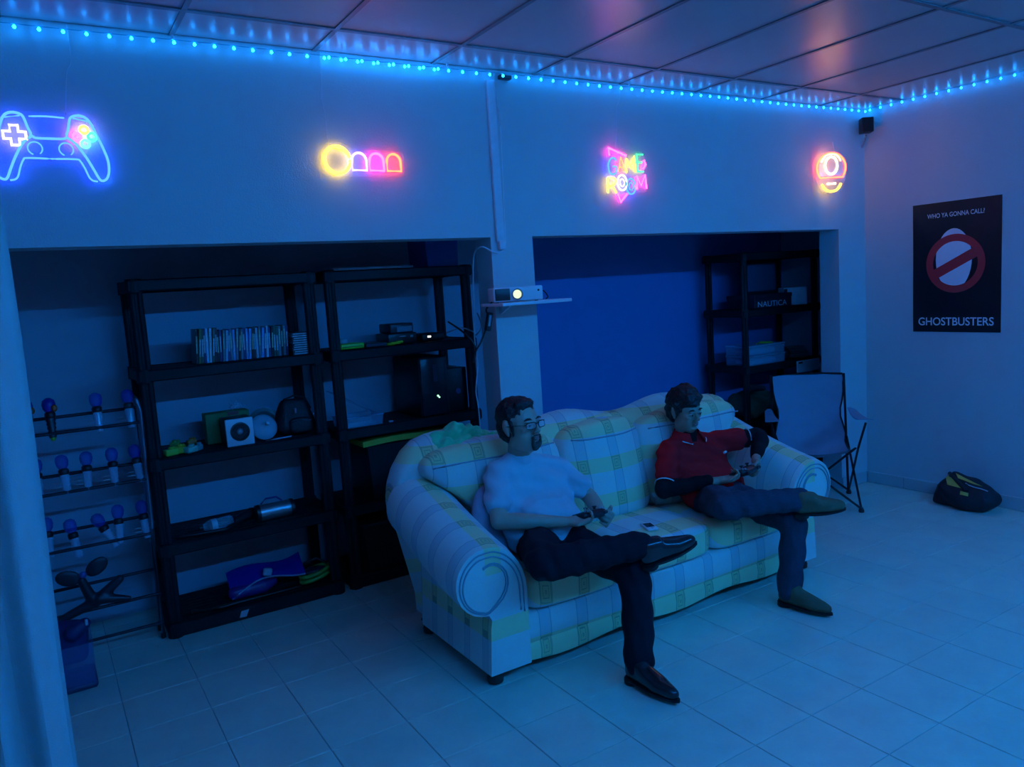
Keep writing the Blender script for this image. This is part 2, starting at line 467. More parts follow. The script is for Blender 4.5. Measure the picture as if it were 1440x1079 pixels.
# suspended ceiling: panels and grid bars
def ceiling_material():
    m = bpy.data.materials.new('ceiling_panel_vinyl'); m.use_nodes = True
    nt = m.node_tree; b = nt.nodes['Principled BSDF']
    ge = nt.nodes.new('ShaderNodeNewGeometry')
    n1 = nt.nodes.new('ShaderNodeTexNoise'); n1.inputs['Scale'].default_value = 3.2; n1.inputs['Detail'].default_value = 2
    mp = nt.nodes.new('ShaderNodeMapping'); mp.inputs['Scale'].default_value = (1.0, 0.35, 1.0)
    nt.links.new(ge.outputs['Position'], mp.inputs[0]); nt.links.new(mp.outputs[0], n1.inputs['Vector'])
    b.inputs['Base Color'].default_value = (0.50, 0.50, 0.52, 1)
    b.inputs['Roughness'].default_value = 0.34
    b.inputs['Specular IOR Level'].default_value = 0.7
    bp = nt.nodes.new('ShaderNodeBump'); bp.inputs['Strength'].default_value = 0.3; bp.inputs['Distance'].default_value = 0.02
    nt.links.new(n1.outputs['Fac'], bp.inputs['Height']); nt.links.new(bp.outputs[0], b.inputs['Normal'])
    return m
ceil_m = ceiling_material()
ceiling = struct('ceiling', MB().box(((XL + XN) / 2, (YR + YB) / 2, ZC + 0.08), (XN - XL + 0.3, YB - YR + 0.3, 0.1)), mat('ceiling_slab', (0.4, 0.4, 0.42), 0.9), 'suspended ceiling of glossy grey panels')
PX, PY, PW, PL = 0.664, 3.36, 0.6255, 1.256
xs = [XL] + [PX + PW * k for k in range(-2, 8)] + [XR]
ys = sorted([YR, PY - 3 * PL + 0.05, PY - 2 * PL, PY - PL, PY, YF]); ys = [y for y in ys if y >= YR]
def panel_mb(w, l, sag):
    b = MB(); K = 6; g = [[None] * (K + 1) for _ in range(K + 1)]
    for i in range(K + 1):
        for j in range(K + 1):
            u, v = i / K, j / K
            b.v.append(((u - 0.5) * w, (v - 0.5) * l, -sag * 16 * u * (1 - u) * v * (1 - v) * 0.5)); g[i][j] = len(b.v) - 1
    for i in range(K):
        for j in range(K): b.f.append((g[i][j], g[i][j + 1], g[i + 1][j + 1], g[i + 1][j]))
    o = len(b.v)
    b.v += [(-w / 2, -l / 2, 0.012), (w / 2, -l / 2, 0.012), (w / 2, l / 2, 0.012), (-w / 2, l / 2, 0.012)]
    b.f.append((o, o + 1, o + 2, o + 3))
    return b
pcache = {}
for i in range(len(xs) - 1):
    for j in range(len(ys) - 1):
        w, l = xs[i + 1] - xs[i], ys[j + 1] - ys[j]
        if w < 0.03 or l < 0.03: continue
        key = (round(w, 3), round(l, 3), (i * 7 + j * 3) % 4)
        if key not in pcache:
            o = build('ceiling_panel', panel_mb(w - 0.012, l - 0.012, (0.004, 0.009, 0.012, 0.006)[key[2]]), ceil_m, ceiling, smooth=True); pcache[key] = o.data
        else: o = link('ceiling_panel', pcache[key], ceiling)
        o.location = ((xs[i] + xs[i + 1]) / 2, (ys[j] + ys[j + 1]) / 2, ZC)
bar_m = mat('ceiling_grid_metal', (0.24, 0.24, 0.26), 0.4, metal=0.2)
for x in xs[1:-1]:
    build('ceiling_grid_bar', MB().box((x, (YR + YF) / 2, ZC - 0.004), (0.022, YF - YR, 0.006)), bar_m, ceiling)
for y in ys[1:-1]:
    build('ceiling_grid_bar', MB().box(((XL + XR) / 2, y, ZC - 0.0045), (XR - XL, 0.024, 0.006)), bar_m, ceiling)

# ------------------------------------------------------------------ LED string along the top of the walls
led_m = glow('led_bulb_glow', LED_COL, LED_STRENGTH)
wire_m = mat('clear_blue_wire', (0.10, 0.35, 0.45), 0.3)
led = thing('led_light_string', 'string of cyan LED lights along the top of the front and right walls', 'light string', (2.0, 3.64, 2.86))
def led_run(p, q, n, sag):
    p, q = Vector(p), Vector(q)
    return [p.lerp(q, i / (n - 1)) + Vector((0, 0, sag * math.sin(i * 0.35) - 0.006 * math.sin(PI * i / (n - 1)))) for i in range(n)]
run_f = led_run((XL + 0.1, YF - 0.036, 2.854), (XR - 0.04, YF - 0.036, 2.877), 79, 0.002)
run_r = led_run((XR - 0.034, YF - 0.07, 2.882), (XR - 0.034, YR + 0.1, 2.872), 50, 0.0015)
wire = [p + Vector((0, 0.004, 0.012)) for p in run_f] + [p + Vector((0.004, 0, 0.012)) for p in run_r]
build('wire', MB().tube(wire, 0.0022, 5), wire_m, led)
def bulb_mb():
    b = MB(); r = 0.0072
    return b.lathe((0, 0, 0), [(0.0015, 0.008), (r * 0.75, 0.004), (r, -0.001), (r * 0.75, -0.005), (0.001, -0.0075)], 7)
o0 = worldloc(led)
b0 = build('led_bulb', MB().add([Vector(v) + o0 for v in bulb_mb().v], bulb_mb().f), led_m, led); first = True
def bulb(p):
    global first
    if first: first = False; o = b0
    else: o = link('led_bulb', b0.data, led)
    o.location = Vector(p) - o0
for i, p in enumerate(run_f):
    bulb(p)
    if 1.30 < p.x < 1.95: bulb(p + Vector((0.024, 0.004, 0.006)))      # a doubled-back length of the string
for p in run_r:
    bulb(p)
for p in ((0.66, 3.63, 2.875), (1.97, 3.62, 2.880), (2.57, 3.63, 2.884), (3.19, 3.62, 2.884)):
    build('cable_clip', MB().rbox(p, (0.012, 0.012, 0.02), 0.003, 1), mat('clip_plastic', (0.6, 0.7, 0.75), 0.3), led)
ctl = build('controller_box', MB().rbox((2.335, YF - 0.02, 2.858), (0.075, 0.03, 0.022), 0.004, 1), mat('controller_plastic', (0.05, 0.06, 0.07), 0.4), led)
rear = thing('led_light_strip', 'LED strip carried on along the walls behind the viewer', 'light string', (2.0, YR + 0.03, 2.86))
build('strip', MB().box((2.85, YR + 0.02, 2.872), (5.2, 0.012, 0.012)), glow('led_strip_glow', LED_COL, REAR_STRENGTH), rear)

# conduit on the header wall
cd = thing('cable_conduit', 'white cable trunking running down the header wall to the pillar', 'cable conduit', (2.25, YF - 0.012, 1.96))
build('trunking', MB().rbox((2.245, YF - 0.011, 2.41), (0.05, 0.022, 0.86), 0.006, 2), mat('trunking_pvc', (0.66, 0.68, 0.72), 0.35), cd, True)
build('end_box', MB().rbox((2.25, YF - 0.016, 1.965), (0.04, 0.032, 0.05), 0.006, 2), MATS['trunking_pvc'], cd, True)
build('cable', MB().tube([(2.262, YF - 0.02, 2.83), (2.285, YF - 0.026, 2.6), (2.276, YF - 0.026, 2.3), (2.27, YF - 0.024, 1.97)], 0.003, 5), mat('white_cable', (0.75, 0.76, 0.8), 0.4), cd, True)

# small satellite loudspeaker in the corner
sp = thing('wall_speaker', 'small black cube speaker in the corner under the lights', 'speaker', (5.50, 3.60, 2.70))
rz = Matrix.Rotation(R_(-40), 3, 'Z')
build('body', MB().rbox((5.480, 3.60, 2.765), (0.085, 0.09, 0.11), 0.008, 2, rz), mat('speaker_black', (0.018, 0.018, 0.02), 0.5), sp, True)
build('grille', MB().rbox(Vector((5.480, 3.60, 2.765)) + rz @ Vector((0, -0.047, 0)), (0.076, 0.008, 0.098), 0.003, 1, rz), mat('speaker_cloth', (0.01, 0.01, 0.012), 0.9, bump=0.3, bscale=600), sp, True)
build('bracket', MB().cyl((5.51, 3.62, 2.70), (5.54, 3.675, 2.62), 0.008, n=8), mat('bracket_metal', (0.35, 0.36, 0.4), 0.4, metal=0.7), sp, True)

# ------------------------------------------------------------------ neon signs
NB = glow('neon_blue', (0.012, 0.05, 1.0), 13.0)
NW = glow('neon_white', (1.0, 0.85, 0.95), 2.2)
NY = glow('neon_yellow', (1.0, 0.62, 0.03), 10.0)
NR = glow('neon_red', (1.0, 0.05, 0.02), 15.0)
NG = glow('neon_green', (0.03, 1.0, 0.16), 5.0)
NC = glow('neon_cyan', (0.06, 0.6, 1.0), 5.0)
NM = glow('neon_magenta', (1.0, 0.03, 0.42), 15.0)
NV = glow('neon_blue_violet', (0.16, 0.12, 1.0), 10.0)
NO = glow('neon_warm_white', (1.0, 0.72, 0.38), 9.0)
acr = clear('clear_acrylic', (0.8, 0.85, 0.9), 0.05)
def smooth_path(pts, n=4, closed=False):
    P = [Vector((p[0], p[1])) for p in pts]; N = len(P); out = []
    for i in range(N if closed else N - 1):
        p0 = P[(i - 1) % N] if closed or i > 0 else P[0]; p1 = P[i]; p2 = P[(i + 1) % N]; p3 = P[(i + 2) % N] if closed or i + 2 < N else P[-1]
        for k in range(n):
            t = k / n; out.append(0.5 * ((2 * p1) + (p2 - p0) * t + (2 * p0 - 5 * p1 + 4 * p2 - p3) * t * t + (3 * p1 - p0 - 3 * p2 + p3) * t ** 3))
    if not closed: out.append(P[-1])
    return [(p.x, p.y) for p in out]
NEON_Y = YF - 0.028
class Sign:
    def __init__(self, name, label, base, yaw=0.0, pivot=None):
        self.root = thing(name, label, 'neon sign', base)
        self.yaw = yaw; self.piv = Vector(pivot) if pivot else None
    def P(self, x, z, dy=0.0):
        p = Vector((x, NEON_Y + dy, z))
        if self.piv is not None: p = self.piv + Matrix.Rotation(self.yaw, 3, 'Z') @ (p - self.piv)
        return p
    def tube(self, pts, m, r=0.0042, closed=False, sm=True, name='neon_tube', label=None):
        if sm: pts = smooth_path(pts, 4, closed)
        build(name, MB().tube([self.P(*p) for p in pts], r * 1.2, 6, closed), m, self.root, True, label=label)
    def ring(self, c, rx, rz, m, r=0.0042, a0=0, a1=360, label=None):
        full = abs(a1 - a0) >= 360; K = 28
        pts = [(c[0] + rx * math.cos(R_(a0 + (a1 - a0) * i / K)), c[1] + rz * math.sin(R_(a0 + (a1 - a0) * i / K))) for i in range(K if full else K + 1)]
        self.tube(pts, m, r, full, False, label=label)
    def back(self, poly):
        mb = MB(); a = [self.P(x, z, 0.008) for x, z in poly]; b = [self.P(x, z, 0.012) for x, z in poly]; N = len(a)
        mb.add(a + b, [tuple(range(N)), tuple(range(2 * N - 1, N - 1, -1))] + [(i, (i + 1) % N, N + (i + 1) % N, N + i) for i in range(N)])
        build('acrylic_backing', mb, acr, self.root)
    def cord(self, pts):
        pts = smooth_path(pts, 4)
        build('hanging_cord', MB().tube([(x, YF - 0.012, z) for x, z in pts], 0.0016, 5), mat('cord_white', (0.7, 0.72, 0.78), 0.5), self.root, True)
# game controller outline
s = Sign('neon_controller_sign', 'blue neon sign shaped like a game controller with coloured buttons', (0.158, NEON_Y, 2.27))
AX = 0.158
mir = lambda pts: [(2 * AX - x, z) for x, z in pts]
grip = [(0.219, 2.446), (0.228, 2.477), (0.235, 2.507), (0.242, 2.522), (0.256, 2.529), (0.275, 2.531), (0.296, 2.523), (0.312, 2.5), (0.329, 2.452), (0.346, 2.404), (0.358, 2.356), (0.357, 2.313), (0.347, 2.285), (0.331, 2.274), (0.318, 2.281), (0.302, 2.318), (0.28, 2.366), (0.253, 2.413), (0.234, 2.433)]
gl = [(0.249, 2.520), (0.3, 2.511)]
low = [(0.158, 2.357), (0.242, 2.358), (0.257, 2.35), (0.27, 2.323), (0.282, 2.287), (0.294, 2.274), (0.311, 2.271)]
for f in (lambda p: p, mir):
    s.tube(f(grip), NB, 0.0045, True); s.tube(f(gl), NB, 0.003, False, False); s.tube(f(low), NB, 0.0032)
    c = f([(0.212, 2.396)])[0]; s.ring(c, 0.025, 0.025, NB, 0.0024, -55, 250)
s.tube([(0.097, 2.519), (0.158, 2.522), (0.219, 2.519)], NB, 0.003)
s.tube([(0.092, 2.452), (0.104, 2.440), (0.116, 2.436), (0.16, 2.436), (0.206, 2.437), (0.222, 2.446)], NB)
dx, dz, a, w = 0.041, 0.0, 0.038, 0.014
c0, c1 = 0.041, 2.444
s.tube([(c0 + x, c1 + z) for x, z in ((-w, a), (w, a), (w, w), (a, w), (a, -w), (w, -w), (w, -a), (-w, -a), (-w, -w), (-a, -w), (-a, w), (-w, w))], NW, 0.0055, True, False, label='white neon cross')
for c, m_, lb in (((0.284, 2.476), NY, 'yellow neon ring'), ((0.256, 2.449), NM, 'magenta neon ring'), ((0.310, 2.450), NG, 'green neon ring'), ((0.283, 2.421), NC, 'cyan neon ring')):
    s.ring(c, 0.0145, 0.0145, m_, 0.0045, label=lb)
s.back([(-0.045, 2.26), (0.02, 2.26), (0.075, 2.34), (0.24, 2.34), (0.30, 2.26), (0.365, 2.26), (0.372, 2.36), (0.33, 2.48), (0.30, 2.54), (0.02, 2.54), (-0.02, 2.48), (-0.056, 2.36)])
s.cord([(0.227, 2.535), (0.249, 2.697), (0.271, 2.752), (0.271, 2.89)])
# ring and arches
s = Sign('neon_ring_and_arches_sign', 'neon sign of a yellow ring followed by blue, pink and red arches', (1.48, NEON_Y, 2.32))
s.ring((1.348, 2.390), 0.064, 0.064, NY, 0.0062)
for cx, m_ in ((1.458, NV), (1.548, NM), (1.640, NR)):
    hw = 0.037
    pts = [(cx - hw, 2.345)] + [(cx + hw * math.cos(R_(t)), 2.392 + 0.036 * math.sin(R_(t))) for t in range(180, -1, -20)] + [(cx + hw, 2.345)]
    s.tube(pts, m_, 0.0052, True, False, name='neon_arch')
s.back([(1.27, 2.31), (1.70, 2.32), (1.70, 2.44), (1.43, 2.45), (1.38, 2.475), (1.30, 2.47), (1.27, 2.43)])
s.cord([(1.313, 2.46), (1.312, 2.606), (1.304, 2.675), (1.312, 2.79), (1.316, 2.89)])
# GAME ROOM
s = Sign('neon_game_room_sign', 'multicoloured neon sign reading game room with pink triangle corners', (3.16, NEON_Y, 2.2))
T = s.tube
T([(3.079, 2.44), (3.069, 2.454), (3.043, 2.453), (3.022, 2.426), (3.02, 2.394), (3.032, 2.366), (3.064, 2.363), (3.079, 2.383), (3.08, 2.404), (3.053, 2.407)], NB, name='letter_g')
T([(3.093, 2.376), (3.118, 2.464), (3.144, 2.385)], NR, 0.004, False, False, name='letter_a'); T([(3.106, 2.405), (3.132, 2.403)], NR, 0.004, False, False, name='letter_a_bar')
T([(3.156, 2.373), (3.162, 2.455), (3.191, 2.405), (3.222, 2.470), (3.229, 2.379)], NY, 0.004, False, False, name='letter_m')
T([(3.292, 2.484), (3.245, 2.484), (3.243, 2.435), (3.242, 2.382), (3.292, 2.382)], NG, 0.004, False, False, name='letter_e'); T([(3.246, 2.436), (3.282, 2.438)], NG, 0.004, False, False, name='letter_e_bar')
T([(3.007, 2.253), (3.013, 2.342), (3.060, 2.340), (3.075, 2.318), (3.054, 2.298), (3.015, 2.294)], NY, 0.004, False, False, name='letter_r'); T([(3.040, 2.295), (3.073, 2.253)], NY, 0.004, False, False, name='letter_r_leg')
s.ring((3.120, 2.313), 0.036, 0.045, NW); s.ring((3.120, 2.313), 0.017, 0.022, NW, 0.003)
s.ring((3.188, 2.292), 0.036, 0.046, NB); s.ring((3.188, 2.292), 0.017, 0.022, NB, 0.003)
T([(3.237, 2.276), (3.240, 2.350), (3.270, 2.297), (3.304, 2.362), (3.313, 2.281)], NM, 0.004, False, False, name='letter_m')
T([(3.03, 2.469), (3.026, 2.513), (3.16, 2.473)], NM, 0.004, False, False); T([(3.301, 2.450), (3.313, 2.425), (3.290, 2.398)], NM, 0.004, False, False); T([(3.082, 2.25), (3.102, 2.199), (3.155, 2.248)], NM, 0.004, False, False)
s.back([(3.0, 2.24), (3.07, 2.24), (3.10, 2.185), (3.17, 2.24), (3.32, 2.26), (3.33, 2.43), (3.30, 2.5), (3.02, 2.525), (3.0, 2.4)])
s.cord([(3.089, 2.50), (3.109, 2.626), (3.112, 2.746), (3.144, 2.804), (3.15, 2.89)])
# red dome
s = Sign('neon_dome_sign', 'round red neon sign with pale oval and yellow arc near the corner', (5.10, NEON_Y, 2.27), R_(-30), (4.99, NEON_Y, 2.4))
cx = 5.075
s.ring((cx, 2.445), 0.105, 0.105, NR, 0.0055, -42, 222)
T = s.tube
T([(cx - 0.085, 2.376), (cx + 0.085, 2.376)], NR, 0.0055, False, False)
s.ring((cx, 2.462), 0.045, 0.062, NO, 0.0058)
s.ring((cx, 2.462), 0.075, 0.082, NO, 0.0035, 20, 160)
T([(cx - 0.07, 2.33), (cx - 0.045, 2.292), (cx, 2.276), (cx + 0.045, 2.292), (cx + 0.07, 2.33)], NY, 0.0062)
T([(cx - 0.03, 2.332), (cx + 0.03, 2.332)], NO, 0.007, False, False)
s.back([(cx - 0.11, 2.37), (cx - 0.07, 2.27), (cx + 0.07, 2.27), (cx + 0.11, 2.37), (cx + 0.11, 2.5), (cx + 0.05, 2.56), (cx - 0.05, 2.56), (cx - 0.11, 2.5)])
s.cord([(5.235, 2.35), (5.30, 2.404), (5.265, 2.501), (5.197, 2.56), (5.166, 2.643)])

# ------------------------------------------------------------------ poster on the right wall
po = thing('film_poster', 'black film poster with red crossed circle and white lettering', 'poster', (XR - 0.004, 2.98, 1.215))
white_ink = mat('poster_white_ink', (0.78, 0.80, 0.84), 0.5, var=0.03)
red_ink = mat('poster_red_ink', (0.62, 0.03, 0.035), 0.45, var=0.05)
black_ink = mat('poster_black_ink', (0.008, 0.008, 0.012), 0.35, var=0.3, scale=3, bump=0.1, bscale=5)
pmb = MB()
PY0, PY1, PZ0, PZ1 = 3.290, 2.680, 1.215, 2.135
K = 8; vs = []; 
for i in range(K + 1):
    for j in range(K + 1):
        y = PY0 + (PY1 - PY0) * i / K; z = PZ0 + (PZ1 - PZ0) * j / K
        vs.append((XR - 0.003 - 0.0012 * (1 + math.sin(i * 1.7 + j)), y, z))
fs = [(i * (K + 1) + j, (i + 1) * (K + 1) + j, (i + 1) * (K + 1) + j + 1, i * (K + 1) + j + 1) for i in range(K) for j in range(K)]
bk = [(XR - 0.0005, PY0, PZ0), (XR - 0.0005, PY1, PZ0), (XR - 0.0005, PY1, PZ1), (XR - 0.0005, PY0, PZ1)]
pmb.add(vs, fs); pmb.add(bk, [(0, 1, 2, 3)])
build('sheet', pmb, black_ink, po, True)
AXY, AXZ = Vector((0, -1, 0)), Vector((0, 0, 1))        # reading direction and up, on the wall
def on_poster(y, z, d=0.0): return Vector((XR - 0.0062 - d, y, z))
def flat(name, poly, c, m, d=0.0, t=0.0006):
    build(name, MB().prism(poly, on_poster(c[0], c[1], d), AXY, AXZ, t), m, po)
cy, cz, ro, ri = 2.985, 1.700, 0.205, 0.155
el = [(0.125 * math.cos(R_(t)) * (1 + 0.0), 0.215 * math.sin(R_(t)) + 0.03) for t in range(0, 360, 10)]
flat('white_oval', el, (cy + 0.01, cz), white_ink, 0.0)
rg = MB(); K = 48; pts = []
for rr, dd in ((ro, 0.001), (ri, 0.001)):
    for i in range(K):
        a = 2 * PI * i / K; pts.append(on_poster(cy - rr * math.cos(a), cz + rr * math.sin(a), dd))
rg.add(pts, [(i, (i + 1) % K, K + (i + 1) % K, K + i) for i in range(K)])
build('red_ring', rg, red_ink, po)
sa = R_(27); du, dv = Vector((math.cos(sa), math.sin(sa))), Vector((-math.sin(sa), math.cos(sa)))
sl = [du * -0.17 + dv * -0.034, du * 0.17 + dv * -0.034, du * 0.17 + dv * 0.034, du * -0.17 + dv * 0.034]
flat('red_slash', [(p.x, p.y) for p in sl], (cy, cz), red_ink, 0.0012)
def lettering(name, text, m, root, origin, ax, ay, height, width=None, extrude=0.0006, off=0.0):
    cu = bpy.data.curves.new('t', 'FONT'); cu.body = text; cu.size = 1.0; cu.align_x = 'CENTER'; cu.extrude = 0.0; cu.offset = off
    t = bpy.data.objects.new('t', cu); COL.objects.link(t)
    dg = bpy.context.evaluated_depsgraph_get(); dg.update()
    me = bpy.data.meshes.new_from_object(t.evaluated_get(dg), depsgraph=dg)
    bpy.data.objects.remove(t, do_unlink=True)
    xs_ = [v.co.x for v in me.vertices]; ys_ = [v.co.y for v in me.vertices]
    w0, h0 = max(xs_) - min(xs_), max(ys_) - min(ys_)
    sy = height / h0; sx = width / w0 if width else sy
    ax, ay = Vector(ax), Vector(ay); r0 = worldloc(root); mx = (max(xs_) + min(xs_)) / 2; my = min(ys_)
    for v in me.vertices:
        p = Vector(origin) + ax * ((v.co.x - mx) * sx) + ay * ((v.co.y - my) * sy) - r0
        v.co = p
    me.name = name; me.materials.clear(); me.materials.append(m)
    return link(name, me, root)
lettering('lettering', 'WHO YA GONNA CALL?', white_ink, po, on_poster(2.985, 2.028, 0.0012), AXY, AXZ, 0.032, 0.395, off=0.012)
lettering('lettering', 'GHOSTBUSTERS', white_ink, po, on_poster(2.985, 1.262, 0.0012), AXY, AXZ, 0.058, 0.525, off=0.012)
# ------------------------------------------------------------------ sofa
pl_front, pl_back, pl_arm = plaid('plaid_seat', 'front'), plaid('plaid_back', 'back'), plaid('plaid_arm', 'arm')
SX0, SX1, SYF = 1.72, 3.48, 2.77
sofa = thing('sofa', 'three-seat sofa in white and yellow plaid with rolled arms', 'sofa', (2.6, 3.15, 0))
# base apron and valance
ap = MB()
def apron_ring(x):
    b = 0.012 * math.sin((x - SX0) / (SX1 - SX0) * PI)
    zb = 0.062 + 0.012 * math.sin(x * 9)
    f = SYF + 0.02 - b
    return [(x, f, zb), (x, f - 0.006, 0.10), (x, f, 0.135), (x, f + 0.004, 0.142), (x, f - 0.004, 0.15), (x, f - 0.006, 0.2), (x, f, 0.27), (x, f + 0.02, 0.285), (x, 3.5, 0.285), (x, 3.5, zb)]
ap.loft([apron_ring(SX0 - 0.01 + (SX1 - SX0 + 0.02) * i / 24) for i in range(25)])
build('base', ap, pl_front, sofa, True)
build('plinth', MB().box((2.6, 3.2, 0.06), (2.0, 0.74, 0.04)), mat('dark_sofa_lining', (0.01, 0.01, 0.012), 0.9), sofa)
# rolled arms
def arm_profile(dz):
    P = [(0.0, 0.07), (0.0, 0.30)]
    for t in range(180, 89, -12): P.append((0.20 + 0.20 * math.cos(R_(t)), 0.42 + dz + 0.235 * math.sin(R_(t))))
    for t in range(75, -100, -15): P.append((0.205 + 0.155 * math.cos(R_(t)), 0.50 + dz + 0.155 * math.sin(R_(t))))
    P += [(0.192, 0.32 + dz * 0.9), (0.20, 0.28), (0.215, 0.07)]
    return P
for side in (-1, 1):
    x0 = SX0 if side < 0 else SX1
    rings = []
    for i in range(15):
        t = i / 14; y = SYF + 0.005 + t * 0.68; dz = 0.20 * max(0, t) ** 1.25
        ins = 0.0 if 0 < i < 14 else 0.012
        c = Vector((0.2, 0.3))
        prof = [c + (Vector(p) - c) * (1 - ins * 3) for p in arm_profile(dz)]
        yy = y - 0.0 if i else y - 0.012
        rings.append([(x0 + side * p[0], yy, p[1] if p[1] > 0.08 else 0.07) for p in prof])
    mb = MB().loft(rings)
    build('arm', mb, pl_arm, sofa, True)
    pip = []
    for k in range(2):
        s_ = 1 - 0.14 - 0.09 * k
        pts = [Vector((0.2, 0.42)) + (Vector(p) - Vector((0.2, 0.42))) * s_ for p in arm_profile(0)[1:-3]]
        pts = [(p[0], p[1]) for p in pts]
        # curl of the scroll
        e = pts[-1]
        for q in range(1, 7): 
            a = R_(-95 - q * 32); rr = 0.155 * s_ * (1 - q * 0.09)
            pts.append((0.205 + rr * math.cos(a), 0.5 + rr * math.sin(a)))
        pts = smooth_path(pts, 2)
        build('piping', MB().tube([(x0 + side * p[0], SYF - 0.010, p[1]) for p in pts], 0.0038, 5), mat('sofa_piping', (0.30, 0.36, 0.40), 0.8), sofa, True)
# camel back frame
bk = MB(); rings = []
def back_top(x): return 1.005 + 0.028 * math.cos((x - 1.72) * 2 * PI / 0.75)
xb = [1.40, 1.405, 1.42, 1.45, 1.50, 1.56] + [1.62 + 0.06 * i for i in range(33)] + [3.64, 3.70, 3.75, 3.78, 3.795, 3.80]
for x in xb:
    e = min(x - 1.40, 3.80 - x); r = 0.19
    k = 1.0 if e >= r else math.sqrt(max(0.0, 1 - ((r - e) / r) ** 2))
    top = 0.60 + (back_top(x) - 0.60) * (0.30 + 0.70 * k); th = 0.11 * (0.35 + 0.65 * k)
    ym = 3.50; rg_ = []
    for t in range(0, 181, 20): rg_.append((x, ym - th * math.cos(R_(t)), top - th + th * math.sin(R_(t))))
    rg_ += [(x, ym + th - 0.02, 0.5), (x, ym + th - 0.03, 0.10), (x, ym - th + 0.05, 0.10), (x, ym - th - 0.02, 0.5)]
    rg_ = [(min(max(q[0], 1.53), 3.67) if q[2] < 0.66 else q[0], q[1], q[2]) for q in rg_]
    rings.append(rg_)
bk.loft(rings)
build('back_frame', bk, pl_back, sofa, True)
# back cushions: shaped tops that wrap the arms at both ends
lean = Matrix.Rotation(R_(-13), 3, 'X')
for k, (xa, xb_, zt) in enumerate(((1.50, 2.315, 0.985), (2.315, 2.865, 0.975), (2.865, 3.70, 0.97))):
    mb = MB().puff(((xa + xb_) / 2, 3.35, 0.40 + (zt - 0.40) / 2), (xb_ - xa + 0.01, 0.23, zt - 0.42), 5.0, 16, lean, 0.0, 0.010, k * 3.1)
    for i, v in enumerate(mb.v):               # narrow below the arm tops so that only the upper part overhangs the arms
        x, y, z = v
        g_ = min(1.0, max(0.0, (z - 0.66) / 0.26)); g_ = g_ * g_ * (3 - 2 * g_)
        lim0, lim1 = SX0 + 0.012 - 0.23 * g_, SX1 - 0.012 + 0.23 * g_
        y2 = y - 0.035 * math.cos((x - (xa + xb_) / 2) / (xb_ - xa) * PI) * (1 if y < 3.35 else 0)
        sq = 1.0 if SX0 + 0.25 < x < SX1 - 0.25 else (0.55 + 0.45 * g_); xm_ = min(max(x, SX0 + 0.25), SX1 - 0.25)
        mb.v[i] = (min(max(xm_ + (x - xm_) * sq, lim0), lim1), y2, z + 0.012 * math.cos((x - (xa + xb_) / 2) * 7))
    c = build('back_cushion', mb, pl_back, sofa, True)
    top = []
    for q in range(13):                        # follow the front edge of the crown
        x = xa + 0.05 + (xb_ - xa - 0.10) * q / 12
        near = [v for v in mb.v if abs(v[0] - x) < 0.045 and abs(v[2] - (zt - 0.062)) < 0.03]
        if near: p = min(near, key=lambda v: v[1]); top.append((x, p[1] - 0.001, p[2]))
    if len(top) > 3:
        for _ in range(3): top = [top[0]] + [(top[k2][0], (top[k2 - 1][1] + top[k2][1] + top[k2 + 1][1]) / 3, (top[k2 - 1][2] + top[k2][2] + top[k2 + 1][2]) / 3) for k2 in range(1, len(top) - 1)] + [top[-1]]
        build('piping', MB().tube(top, 0.0045, 5), MATS['sofa_piping'], c, True)
# seat cushions
for k, (xa, xb_, dz) in enumerate(((1.725, 2.305, -0.012), (2.305, 2.885, 0.004), (2.885, 3.475, -0.02))):
    mb = MB().puff(((xa + xb_) / 2, 3.055, 0.372 + dz / 2), (xb_ - xa - 0.004, 0.60, 0.175 + dz), 7.0, 14, None, 0.10, 0.006, 11 + k * 2.3)
    build('seat_cushion', mb, pl_front, sofa, True)
foot_m = mat('dark_wood_foot', (0.02, 0.014, 0.012), 0.4)
for x in (1.56, 3.64):
    for y in (2.83, 3.48):
        build('foot', MB().lathe((x, y, 0), [(0.022, 0), (0.036, 0.008), (0.038, 0.03), (0.03, 0.05), (0.045, 0.075)], 14), foot_m, sofa, True)

# things on the sofa
pil = tag(build('throw_pillow', MB().puff((1.80, 3.16, 0.58), (0.34, 0.12, 0.32), 2.6, 12, Matrix.Rotation(R_(38), 3, 'Z') @ Matrix.Rotation(R_(-16), 3, 'X'), 0.3, 0.006, 5), mat('grey_pillow_cotton', (0.30, 0.33, 0.42), 0.9, bump=0.3, bscale=40), None, True, (1.80, 3.16, 0.44)), 'grey throw pillow wedged behind the man in the blue shirt', 'pillow')
def rag_disp(co):
    return 0.010 * np.sin(co[:, 0] * 62 + co[:, 1] * 30) * np.sin(co[:, 2] * 70 + co[:, 1] * 55) + 0.006 * np.sin(co[:, 0] * 110 - co[:, 2] * 90)
rag_m = mat('green_towel_terry', (0.10, 0.72, 0.34), 0.95, bump=0.5, bscale=220, sheen=0.3)
rag = blob('towel', [cap((1.66, 3.45, 0.99), (1.75, 3.43, 1.03), 0.035, 0.045), cap((1.75, 3.43, 1.03), (1.88, 3.42, 1.005), 0.045, 0.03), cap((1.70, 3.38, 0.975), (1.86, 3.37, 0.975), 0.03, 0.025), cap((1.78, 3.42, 1.0), (1.95, 3.40, 0.985), 0.03, 0.018), cap((1.64, 3.42, 0.975), (1.72, 3.36, 0.97), 0.02, 0.03)], 0.007, rag_m, None, 4, disp=rag_disp)
tag(rag, 'crumpled green towel lying on the left end of the sofa back', 'towel')
ph = thing('phone', 'small white phone lying on the middle seat cushion', 'phone', (2.555, 2.90, 0.468))
rz = Matrix.Rotation(R_(-20), 3, 'Z')
